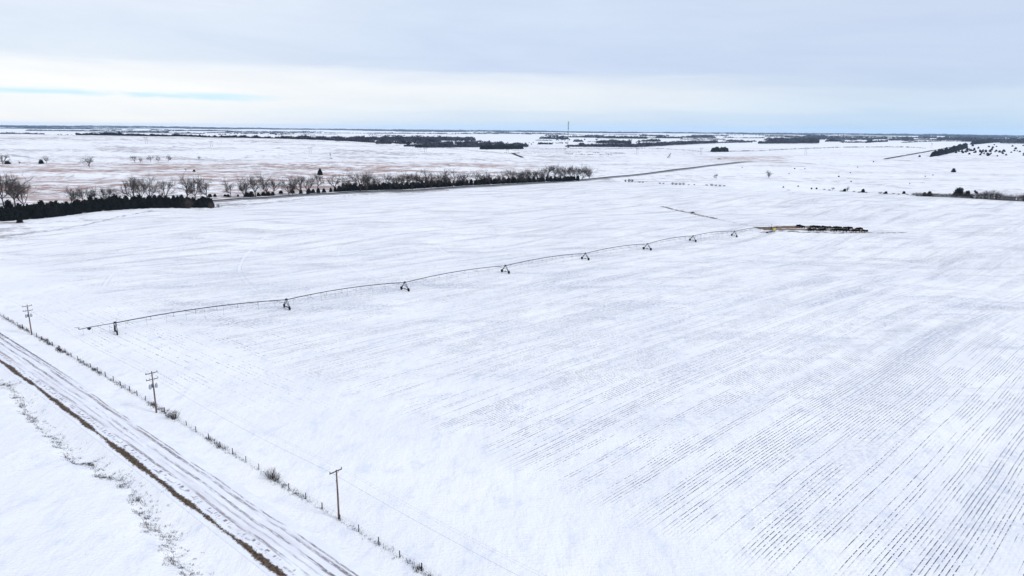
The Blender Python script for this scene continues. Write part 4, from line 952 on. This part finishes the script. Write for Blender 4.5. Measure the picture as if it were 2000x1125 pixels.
# ------------------------------------------------------------------ centre pivot irrigator
def pivot():
    HP = 3.75; e = empty('center_pivot_irrigator', PIV); tag(e, 'long arched steel center pivot irrigator crossing the snowy field on wheeled towers', 'irrigator')
    O = Vector(PIV); T = [Vector(q) for q in TW]; T = T[::-1]       # from pivot outwards
    dirs = []
    def rel(v): return Vector(v) - O
    top = [Vector((O.x, O.y, O.z + HP + .2))] + [Vector((q.x, q.y, q.z + HP)) for q in T]
    for k in range(8):
        a, b = top[k], top[k + 1]; d = b - a; L = d.length; dn = d.normalized(); sd = Vector((-dn.y, dn.x, 0)).normalized()
        N = 12; rise = 1.15
        pts = [a.lerp(b, i / N) + Vector((0, 0, rise * 4 * (i / N) * (1 - i / N))) for i in range(N + 1)]
        mb = MB(); mb.path([rel(p) for p in pts], .16, 8)
        for p in pts[1:-1]: mb.lathe(rel(p) - dn * .05, [(.19, 0), (.19, .1)], 8, dn)
        sp_ = mb.build('span_pipe', M_galv, e)
        tr = MB(); nt = 7; lows = []
        for i in range(nt + 1):
            q = (i + .5) / (nt + 1); base = a.lerp(b, q) + Vector((0, 0, rise * 4 * q * (1 - q) - 1.55 * (4 * q * (1 - q)) ** .45)); lows.append(base)
        for i, lw in enumerate(lows):
            q = (i + .5) / (nt + 1); up = a.lerp(b, q) + Vector((0, 0, rise * 4 * q * (1 - q)))
            for s in (-1, 1): tr.tube(rel(up), rel(lw + sd * s * .55), .030, .030, 4, False)
            tr.tube(rel(lw - sd * .55), rel(lw + sd * .55), .03, .03, 4, False)
            if i < nt:
                up2 = a.lerp(b, (i + 1) / (nt + 1)) + Vector((0, 0, rise * 4 * ((i + 1) / (nt + 1)) * (1 - (i + 1) / (nt + 1))))
                for s in (-1, 1):
                    tr.tube(rel(lw + sd * s * .55), rel(lows[i + 1] + sd * s * .55), .022, .022, 4, False)
                    tr.tube(rel(up2), rel(lw + sd * s * .55), .022, .022, 3, False)
        for s in (-1, 1):
            tr.tube(rel(a + Vector((0, 0, -1.5)) + sd * s * .9), rel(lows[0] + Vector((0, 0, .4)) + sd * s * .55), .05, .05, 4, False)
            tr.tube(rel(b + Vector((0, 0, -.9)) + sd * s * .7), rel(lows[-1] + sd * s * .55), .022, .022, 4, False)
        tr.build('truss', M_galv, sp_)
        for i in range(9):
            q = (i + .7) / 9.2; up = a.lerp(b, q) + Vector((0, 0, rise * 4 * q * (1 - q))); side = sd * (.28 if i % 2 else -.28)
            g = Zm(up.x, up.y); dl = max(1.4, (up.z - g) - 1.5)
            h = MB(); h.tube(rel(up), rel(up + side + Vector((0, 0, .12))), .025, .025, 4); h.tube(rel(up + side + Vector((0, 0, .12))), rel(up + side - Vector((0, 0, dl))), .022, .022, 4)
            h.lathe(rel(up + side - Vector((0, 0, dl + .15))), [(.05, 0), (.08, .1), (.03, .2)], 6); h.build('drop_hose', M_galv, sp_)
    # overhang beyond the last tower
    a = top[8]; d = (top[8] - top[7]).normalized(); d.z = 0; d.normalize(); L = 10.8
    mb = MB(); pts = [a + d * (L * i / 6) + Vector((0, 0, -.25 * (i / 6) ** 2 * 2)) for i in range(7)]; mb.path([rel(p) for p in pts], [.11] * 7, 8)
    oh = mb.build('overhang_pipe', M_galv, e)
    cb = MB(); apex = a + Vector((-d.x * .5, -d.y * .5, 1.8)); cb.tube(rel(a - d * .5), rel(apex), .04, .04, 4); cb.tube(rel(apex), rel(pts[5]), .015, .015, 3); cb.tube(rel(apex), rel(a - d * 3), .015, .015, 3); cb.build('support_cable', M_galv, oh)
    for i in range(4):
        p = a + d * (1.8 + i * 2.6); h = MB(); h.tube(rel(p), rel(p - Vector((0, 0, 2.4))), .022, .022, 4); h.lathe(rel(p - Vector((0, 0, 2.5))), [(.05, 0), (.08, .1)], 6); h.build('drop_hose', M_galv, oh)
    gq = pts[-1]; gg = MB(); gg.tube(rel(gq), rel(gq + Vector((0, 0, .5))), .1, .1, 8); gg.tube(rel(gq + Vector((0, 0, .5)) - d * .3), rel(gq + d * 1.3 + Vector((0, 0, .85))), .11, .05, 8)
    gg.box(rel(pts[4] + d * .6 + Vector((0, 0, -.45))), (1.1, .55, .45), math.atan2(d.y, d.x), .05); gg.box(rel(pts[4] + d * .6 + Vector((0, 0, -.8))), (.5, .4, .3), math.atan2(d.y, d.x), .05); gg.build('end_gun', M_galv, e)
    # towers
    for k in range(1, 9):
        tp = top[k]; dn = (top[k] - top[k - 1]); dn.z = 0; dn.normalize(); sd = Vector((-dn.y, dn.x, 0)); tb = MB(); WB = 2.7
        gz = lambda p: Vector((p.x, p.y, Zm(p.x, p.y)))
        fl = gz(tp + sd * WB) + Vector((0, 0, .75)); fr = gz(tp - sd * WB) + Vector((0, 0, .75))
        for s, ft in ((1, fl), (-1, fr)):
            for q in (-.32, .32): tb.tube(rel(ft + dn * q * .5), rel(tp + dn * q + Vector((0, 0, 0)) + sd * s * .15), .13, .11, 5)
        tb.tube(rel(fl), rel(fr), .15, .15, 6)
        tb.tube(rel(fl.lerp(tp, .45)), rel(fr.lerp(tp, .45)), .04, .04, 4)
        tb.box(rel(tp + Vector((0, 0, .25))), (.8, .5, .45), math.atan2(dn.y, dn.x), .05)
        tb.box(rel((fl + fr) / 2 + Vector((0, 0, .1))), (.45, .45, .4), math.atan2(dn.y, dn.x), .05)
        tw_ = tb.build('tower', M_galv, e)
        for ft in (fl, fr):
            wm = MB(); c = rel(ft + Vector((0, 0, .02))) - dn * .21
            wm.lathe(c, [(.40, .02), (.64, 0), (.75, .06), (.76, .20), (.76, .26), (.75, .36), (.64, .42), (.40, .40)], 20, dn)
            for j in range(20):
                a_ = j * 6.283 / 20; rad = sd * math.cos(a_) + Vector((0, 0, 1)) * math.sin(a_); wm.tube(c + dn * .04 + rad * .77, c + dn * .38 + rad * .77, .035, .035, 4)
            wm.build('wheel', M_tyre, tw_)
    # pivot point
    pm = MB(); c = Vector((0, 0, 0))
    for sx in (-1, 1):
        for sy in (-1, 1): pm.tube((sx * 1.6, sy * 1.6, -.2), (sx * .35, sy * .35, HP), .09, .08, 5)
    for z, w_ in ((1.2, 1.2), (2.5, .75)):
        for a, b in (((-w_, -w_), (w_, -w_)), ((w_, -w_), (w_, w_)), ((w_, w_), (-w_, w_)), ((-w_, w_), (-w_, -w_))): pm.tube((*a, z), (*b, z), .05, .05, 4)
    pm.tube((0, 0, -.2), (0, 0, HP + .4), .16, .16, 8); pm.box((0, 0, HP + .55), (.7, .7, .7), 0, .1); pm.build('pivot_frame', M_galv, e)
    MB().tube((0, 0, HP + .8), (0, 0, HP + 2.0), .05, .05, 5).lathe((0, 0, HP + 2.0), [(.28, 0), (.34, .2), (.25, .55)], 8).build('collector_cap', M_mud, e)
    MB().box((.9, -1.3, 1.9), (.8, .45, 1.3), .3, .05).build('control_panel', M_tank, e)
    for wv_ in (): pass
pivot()
def yellow():
    p = at(1511, 452.5); e = empty('chemical_tank', p); tag(e, 'yellow chemical tank on a low stand beside the pivot point', 'tank')
    MB().lathe((0, 0, .55), [(.9, 0), (1.15, .12), (1.15, 1.5), (.95, 1.8), (.4, 1.95)], 20).build('tank_body', M_yel, e, True)
    s = MB()
    for a in range(4): s.tube((1.0 * math.cos(R(45 + 90 * a)), 1.0 * math.sin(R(45 + 90 * a)), -.1), (1.0 * math.cos(R(45 + 90 * a)), 1.0 * math.sin(R(45 + 90 * a)), .6), .08, .08, 5)
    s.lathe((0, 0, .47), [(1.25, 0), (1.25, .09)], 16); s.build('stand', M_galv, e)
    MB().lathe((0, 0, 2.5), [(.25, 0), (.25, .12)], 10).build('lid', M_tyre, e)
    q = at(1498, 455); e2 = empty('pump_unit', q); tag(e2, 'low grey pump and piping left of the yellow tank', 'pump')
    MB().box((0, 0, .45), (1.6, .9, .8), .4, .1).build('engine', M_galv, e2); MB().tube((.8, .2, .5), (3.4, 1.0, .5), .12, .12, 8).tube((3.4, 1.0, .5), (3.4, 1.0, -.1), .12, .12, 8).build('pipe', M_galv, e2)
    MB().tube((-.3, 0, .8), (-.3, 0, 1.5), .05, .05, 6).build('exhaust', M_tyre, e2)
yellow()

# ------------------------------------------------------------------ cattle
def skin_mesh(verts, edges, radii, mt, name):
    me = bpy.data.meshes.new(name); me.from_pydata(verts, edges, []); o = bpy.data.objects.new(name, me); COL.objects.link(o)
    md = o.modifiers.new('skin', 'SKIN'); 
    for i, r_ in enumerate(radii): me.skin_vertices[0].data[i].radius = (r_[0], r_[1]) if isinstance(r_, tuple) else (r_, r_)
    me.skin_vertices[0].data[0].use_root = True
    md2 = o.modifiers.new('sub', 'SUBSURF'); md2.levels = 1; md2.render_levels = 1
    dg = bpy.context.evaluated_depsgraph_get(); m2 = bpy.data.meshes.new_from_object(o.evaluated_get(dg)); bpy.data.objects.remove(o)
    for p in m2.polygons: p.use_smooth = True
    m2.materials.clear(); m2.materials.append(mt)
    o = bpy.data.objects.new(name, m2); COL.objects.link(o); return o
def cow(head_down, turn):
    # +x is forward
    hx, hz = (1.62, .35) if head_down else (1.75, 1.45); nx, nz = (1.30, .80) if head_down else (1.38, 1.38)
    v = [(-.75, 0, 1.12), (-.35, 0, 1.05), (.15, 0, 1.0), (.65, 0, 1.05), (1.0, 0, 1.18), (nx, turn * .15, nz), (hx, turn * .35, hz), (hx + .32, turn * .5, hz - (.22 if not head_down else .05)),
         (-.85, .24, .95), (-.78, .25, .62), (-.95, .25, .42), (-.88, .25, .0), (-.85, -.24, .95), (-.68, -.25, .62), (-.85, -.25, .42), (-.76, -.25, 0),
         (.72, .22, .8), (.76, .23, .45), (.74, .23, 0), (.72, -.22, .8), (.66, -.23, .45), (.68, -.23, 0), (-1.0, 0, 1.2), (-1.12, 0, .75), (-1.1, 0, .45)]
    e_ = [(0, 1), (1, 2), (2, 3), (3, 4), (4, 5), (5, 6), (6, 7), (0, 8), (8, 9), (9, 10), (10, 11), (0, 12), (12, 13), (13, 14), (14, 15), (3, 16), (16, 17), (17, 18), (3, 19), (19, 20), (20, 21), (0, 22), (22, 23), (23, 24)]
    r_ = [(.36, .34), (.44, .42), (.46, .46), (.42, .42), (.33, .32), .23, .17, .10, .20, .11, .075, .065, .20, .11, .075, .065, .15, .09, .07, .15, .09, .07, .05, .03, .045]
    o = skin_mesh(v, e_, r_, M_cow, 'cow'); 
    hc = Vector((hx, turn * .35, hz))
    MB().tube(hc + Vector((-.05, .12, .08)), hc + Vector((-.12, .36, .06)), .06, .02, 5).build('ear', M_cow, o); MB().tube(hc + Vector((-.05, -.12, .08)), hc + Vector((-.12, -.36, .06)), .06, .02, 5).build('ear', M_cow, o)
    o['category'] = 'cow'; o.location = (0, -500, -300); return [o, False]
COWS = [cow(True, 0), cow(True, 1), cow(False, -1), cow(False, 1)]
rg = random.Random(4)
NEAR = [(1581, 451), (1586, 452), (1591, 451.5), (1600, 452), (1605, 451.8), (1610, 452.3), (1626, 452.6), (1631, 453), (1637, 452.8), (1644, 453.3), (1650, 453.6), (1656, 453.8), (1664, 454.2), (1669, 454.5), (1675, 454.3), (1686, 454.4), (1692, 454.2)]
FAR = [(1557, 444.6), (1564, 445.2), (1568, 445.8), (1585, 446), (1590, 445.8), (1595, 446.2), (1600, 446.2), (1608, 446.8), (1613, 447), (1619, 447), (1629, 447.5), (1634, 447.8), (1640, 448), (1650, 448.2), (1655, 448.6), (1661, 448.4), (1674, 449.6), (1681, 450)]
for nm, L in (('near', NEAR), ('far', FAR)):
    for i, (px, yb) in enumerate(L):
        p = at(px, yb); o = place(COWS[rg.randrange(4)], p, rg.uniform(1.4, 1.6), rg.choice([0, math.pi]) + rg.gauss(0, .35), nth(i, f'black cow in the {nm} line on the muddy feed strip'), f'black cattle in the {nm} line at the feed strip')
def strewn_mud():
    pass

# ------------------------------------------------------------------ roadside: utility poles and wires
def pole(px, yb, yt, kind, label, p=None, H=None):
    if p is None: p = at(px, yb); s0 = p[0] * RN[0] + p[1] * RN[1]
    base = Vector(p)
    if H is None:
        # height so that the top lands at row yt
        lo, hi = 5, 15
        for _ in range(30):
            H = (lo + hi) / 2
            if proj(base.x, base.y, base.z + H)[1] > yt: lo = H
            else: hi = H
    e = empty('utility_pole', base, math.atan2(RN[1], RN[0])); tag(e, label, 'utility pole', 'wooden power poles along the gravel road')
    pm = MB(); pm.path([(0, 0, -.5), (.03, 0, H * .5), (0, 0, H)], [.19, .16, .12], 10); pm.build('shaft', M_pole, e, True)
    arms = [(H - .35, 1.35)] if kind == 'plain' else [(H - .55, 1.45), (H - 2.2, 1.45)]
    att = []
    for ai, (z, w_) in enumerate(arms):
        b = MB(); b.box((0, .19, z), (w_ * 2, .12, .15)); b.tube((.75, .2, z - .05), (.05, .17, z - .75), .025, .025, 4); b.tube((-.75, .2, z - .05), (-.05, .17, z - .75), .025, .025, 4)
        ca = b.build('crossarm', M_arm, e)
        xs_ = (-w_ + .12, w_ - .12) if ai == 0 else (-w_ + .1, -.55, w_ - .1)
        for x in xs_:
            MB().lathe((x, .19, z + .075), [(.03, 0), (.03, .12), (.09, .14), (.07, .2), (.095, .23), (.05, .34)], 8).build('insulator', M_porc, ca)
            if ai == 0: att.append(e.matrix_basis @ Vector((x, .19, z + .42)))
    if kind != 'plain':
        tz = H - 4.0
        for x, y, k in ((-.75, .05, 1.0), (.75, .05, 1.0), (0, .62, .9)):
            tk = MB().lathe((x, y, tz - .5 * k), [(.26, 0), (.31, .05), (.31, .88 * k), (.26, .98 * k), (.12, 1.02 * k)], 14).build('transformer', M_tank, e, False)
            MB().tube((x, y, tz + .5 * k), (x, y, tz + .85 * k), .05, .035, 6).build('bushing', M_porc, tk)
        MB().tube((-.75, .05, tz), (.75, .05, tz), .05, .05, 5).build('bracket', M_galv, e)
        MB().tube((.19, 0, -.3), (.17, 0, tz), .045, .045, 5).build('conduit', M_galv, e)
    else:
        MB().box((0, .1, H - 2.2), (.2, .25, .18)).build('bracket', M_porc, e)
        att_low = None
    mid = e.matrix_basis @ Vector((0, .16, H - 2.2))
    return base, H, [e.matrix_basis @ Vector(v) for v in []], e
def mtx(e): return Matrix.Translation(e.location) @ Matrix.Rotation(e.rotation_euler.z, 4, 'Z')
P3 = pole(662, 1013, 918, 'plain', 'near utility pole with one crossarm and no transformers')
P2_ = pole(305.5, 806, 725, 'trans', 'middle utility pole with two crossarms and grey transformers')
P1_ = pole(62, 654, 595, 'trans', 'far-left utility pole with two crossarms and grey transformers')
b3, b2, b1 = P3[0], P2_[0], P1_[0]
stp = (b3 - b2); q = b3 + stp; q.z = Zm(q.x, q.y); P4 = pole(0, 0, 0, 'plain', 'utility pole beyond the lower picture edge', q, 9.8)
stp2 = (b1 - b2); q = b1 + stp2; q.z = Zm(q.x, q.y); P0 = pole(0, 0, 0, 'plain', 'utility pole beyond the left picture edge', q, 9.8)
chain = [P0, P1_, P2_, P3, P4]
for x, lab in ((-1.23, 'road-side power wire sagging between the utility poles'), (1.23, 'field-side power wire sagging between the utility poles'), (-.95, 'inner road-side wire of the close pair on the poles'), (.95, 'inner field-side wire of the close pair on the poles')):
    mb = MB()
    for A, B in zip(chain[:-1], chain[1:]):
        def tp(Pp):
            zt = Pp[1] - (.55 if Pp in (P1_, P2_) else .35) + .40
            if abs(x) < 1: zt -= .22
            return mtx(Pp[3]) @ Vector((x, .19, zt))
        a, b = tp(A), tp(B); N = 14; sag = .9
        mb.path([a.lerp(b, i / N) - Vector((0, 0, sag * 4 * (i / N) * (1 - i / N))) for i in range(N + 1)], .0065, 4)
    tag(mb.build('power_wire', M_wire), lab, 'power wire', 'power wires along the gravel road')

# ------------------------------------------------------------------ fence and weeds
SF = [at(*p) for p in [(10, 612), (60, 648), (100, 673), (150, 706), (210, 745), (262, 777), (305, 806), (350, 832), (400, 857), (460, 893), (533, 935), (580, 966), (620, 988), (662, 1013), (710, 1038), (750, 1062), (800, 1090), (860, 1124)]]
kf = [q[0] * RD[0] + q[1] * RD[1] for q in SF]; sf = [q[0] * RN[0] + q[1] * RN[1] for q in SF]
o_ = np.argsort(kf); kf = np.array(kf)[o_]; sf = np.array(sf)[o_]; sfit = np.polyfit(kf, sf, 1)
def fpos(k): s = float(np.polyval(sfit, k)) ; return sv(s, k)
def fence():
    k0, k1 = kf[0] - 60, kf[-1] + 25; n = int((k1 - k0) / 5.6); g = random.Random(8)
    c = fpos((k0 + k1) / 2); e = empty('wire_fence', (c[0], c[1], Zm(*c))); tag(e, 'old wire fence on dark wooden posts along the weedy field edge beside the gravel road', 'fence')
    O = Vector(e.location); tops = []
    for i in range(n + 1):
        k = k0 + (k1 - k0) * i / n + g.uniform(-.5, .5); x, y = fpos(k); x += g.uniform(-.12, .12); z = Zm(x, y); h = g.uniform(1.15, 1.5); ln = Vector((g.gauss(0, .06), g.gauss(0, .06), 0))
        r_ = g.uniform(.07, .12)
        a = Vector((x, y, z - .3)) - O; b = Vector((x, y, z + h)) + ln - O
        m_ = MB(); m_.path([a, a.lerp(b, .5) + Vector((g.gauss(0, .015), 0, 0)), b], [r_ * 1.1, r_, r_ * .9], 7); m_.build('post', M_post, e); tops.append((a, b))
    for f in (.42, .62, .82, .95):
        m_ = MB(); m_.path([a.lerp(b, f) for a, b in tops], .006, 3); m_.build('wire', M_galv, e)
fence()
def blades(name, spots, mt, label, cat='weeds'):
    """spots: (x, y, height, spread, count)"""
    V = []; g = random.Random(len(spots))
    for x, y, h, sp_, n in spots:
        for _ in range(n):
            bx, by = x + g.gauss(0, sp_), y + g.gauss(0, sp_); z = Zm(bx, by) - .04; hh = h * g.uniform(.45, 1.1); a = g.uniform(0, 6.28); w_ = g.uniform(.012, .03) * (1 + h)
            le = hh * g.uniform(.1, .6); la = g.uniform(0, 6.28)
            V += [(bx - math.cos(a) * w_, by - math.sin(a) * w_, z), (bx + math.cos(a) * w_, by + math.sin(a) * w_, z), (bx + math.cos(la) * le, by + math.sin(la) * le, z + hh)]
    V = np.array(V); o = fast(name, V, np.arange(len(V)).reshape(-1, 3), mt)
    return tag(o, label, cat, None, 'stuff')
g = random.Random(21); sp1 = []
def dens(k, px):
    d = .25 + .9 * max(0, math.sin(k * .21) * .5 + math.sin(k * .067 + 1) * .6)
    for a, b, v in ((5, 60, 1.2), (78, 100, 1.9), (110, 135, 1.9), (150, 200, 1.6), (215, 262, 1.2), (290, 305, 1.5), (312, 345, 1.6), (402, 440, 2.0), (262, 288, .1), (440, 480, .5), (520, 560, 1.2), (560, 610, 1.2), (800, 860, 1.7), (770, 790, .2)):
        if a < px < b: return v
    return d * .7
k = kf[0] - 40
while k < kf[-1] + 15:
    x, y = fpos(k); px = proj(x, y, Zm(x, y))[0]; d = dens(k, px)
    sp1.append((x + g.gauss(0, .3), y + g.gauss(0, .3), g.uniform(.3, 1.0) * (.5 + .3 * d), .32, int(9 * d * (.2 + 1.6 * vn(k * .5, 4)) + g.random()))); k += .45
k = kf[0] - 40
while k < kf[-1] + 15:
    x, y = fpos(k); sp1.append((x + g.gauss(0, .15), y + g.gauss(0, .15), g.uniform(.18, .42), .22, g.randint(2, 6))); k += .3
blades('dead_weeds', sp1, M_grassd, 'dead brown weeds and brush tangled along the wire fence')
# grass on the left bank
sp2 = []; g = random.Random(31)
BP = [at(*p) for p in BANK]
for a, b in zip(BP[:-1], BP[1:]):
    L = math.dist(a[:2], b[:2]); n = int(L / .5)
    for i in range(n):
        q = i / n; x = a[0] + (b[0] - a[0]) * q; y = a[1] + (b[1] - a[1]) * q
        act = math.sin(i * .7 + a[0]) + math.sin(i * .23 + a[1])
        if act < -.35: continue
        sp2.append((x + g.gauss(0, .45), y + g.gauss(0, .45), g.uniform(.3, .75), .36, g.randint(6, 24)))
for _ in range(900):      # scattered between the bank and the road
    q = g.random() * (len(BP) - 1); i = int(q); a, b = BP[i], BP[i + 1]; x = a[0] + (b[0] - a[0]) * (q - i); y = a[1] + (b[1] - a[1]) * (q - i); d = abs(g.gauss(0, 1.6))
    sp2.append((x + RN[0] * d, y + RN[1] * d, g.uniform(.15, .5), .2, g.randint(2, 12)))
blades('dead_grass', sp2, M_grassd, 'dark grass tufts poking through the drifted snow of the left ditch bank', 'grass')
sp3 = []; k = -330
while k < 45:
    for _ in range(3):
        x, y = sv(RC - 4.3 + g.gauss(0, .35), k + g.uniform(0, .5)); sp3.append((x, y, g.uniform(.08, .2), .12, 5))
    if math.sin(k * .11) + math.sin(k * .37) > .2:
        x, y = sv(RC + 4.4 + g.gauss(0, .25), k); sp3.append((x, y, g.uniform(.08, .2), .15, 3))
    k += .5
blades('verge_grass', sp3, M_grass, 'short brown grass along the bare edge of the gravel road', 'grass')
# weed fringe at the foot of the left windbreak, field edge and pasture tufts
sp4 = []; g = random.Random(77)
for a, b, n, h in (((415, 406), (440, 402), 60, 1.2), ((0, 436), (38, 434), 60, .5), ((0, 462), (165, 440), 200, .5), ((165, 440), (300, 411), 200, .5), ((430, 402), (880, 371), 260, .6), ((1222, 355), (1415, 364), 140, .9), ((1600, 371), (1800, 382), 200, .9)):
    for i in range(n):
        q = g.random(); p = at(a[0] + (b[0] - a[0]) * q, a[1] + (b[1] - a[1]) * q); sp4.append((p[0] + g.gauss(0, .8), p[1] + g.gauss(0, .8), h * g.uniform(.5, 1.2), .5, 5))
blades('dead_weeds', sp4, M_grassd, 'thin fringes of dead weeds along the far field edges')
# ---- haze: even air over the whole scene
hz = MB().box((0, 0, 0), (2, 2, 2)).build('haze', bpy.data.materials.new('haze'))
hz.scale = (58000, 58000, 155); hz.location = (0, 0, float(GZ.min()) - 1 + 155)
top_needed = 150
zb = float(GZ.min()) - 1; hh = (top_needed - zb) / 2; hz.scale = (41000, 41000, hh); hz.location = (0, 0, zb + hh); hz['kind'] = 'stuff'
m = hz.data.materials[0]; m.use_nodes = True; t = NT(m.node_tree)
pv = t.n('ShaderNodeVolumePrincipled'); pv.inputs['Density'].default_value = 2.0e-5; pv.inputs['Color'].default_value = (.60, .79, 1.0, 1); pv.inputs['Anisotropy'].default_value = .2
t.put(t.n('ShaderNodeOutputMaterial').inputs['Volume'], pv.outputs[0])
for L in (JUN, CED, SPR, SHP, COWS):
    for q in L:
        if not q[1]:
            for c in list(q[0].children): bpy.data.objects.remove(c)
            bpy.data.objects.remove(q[0])
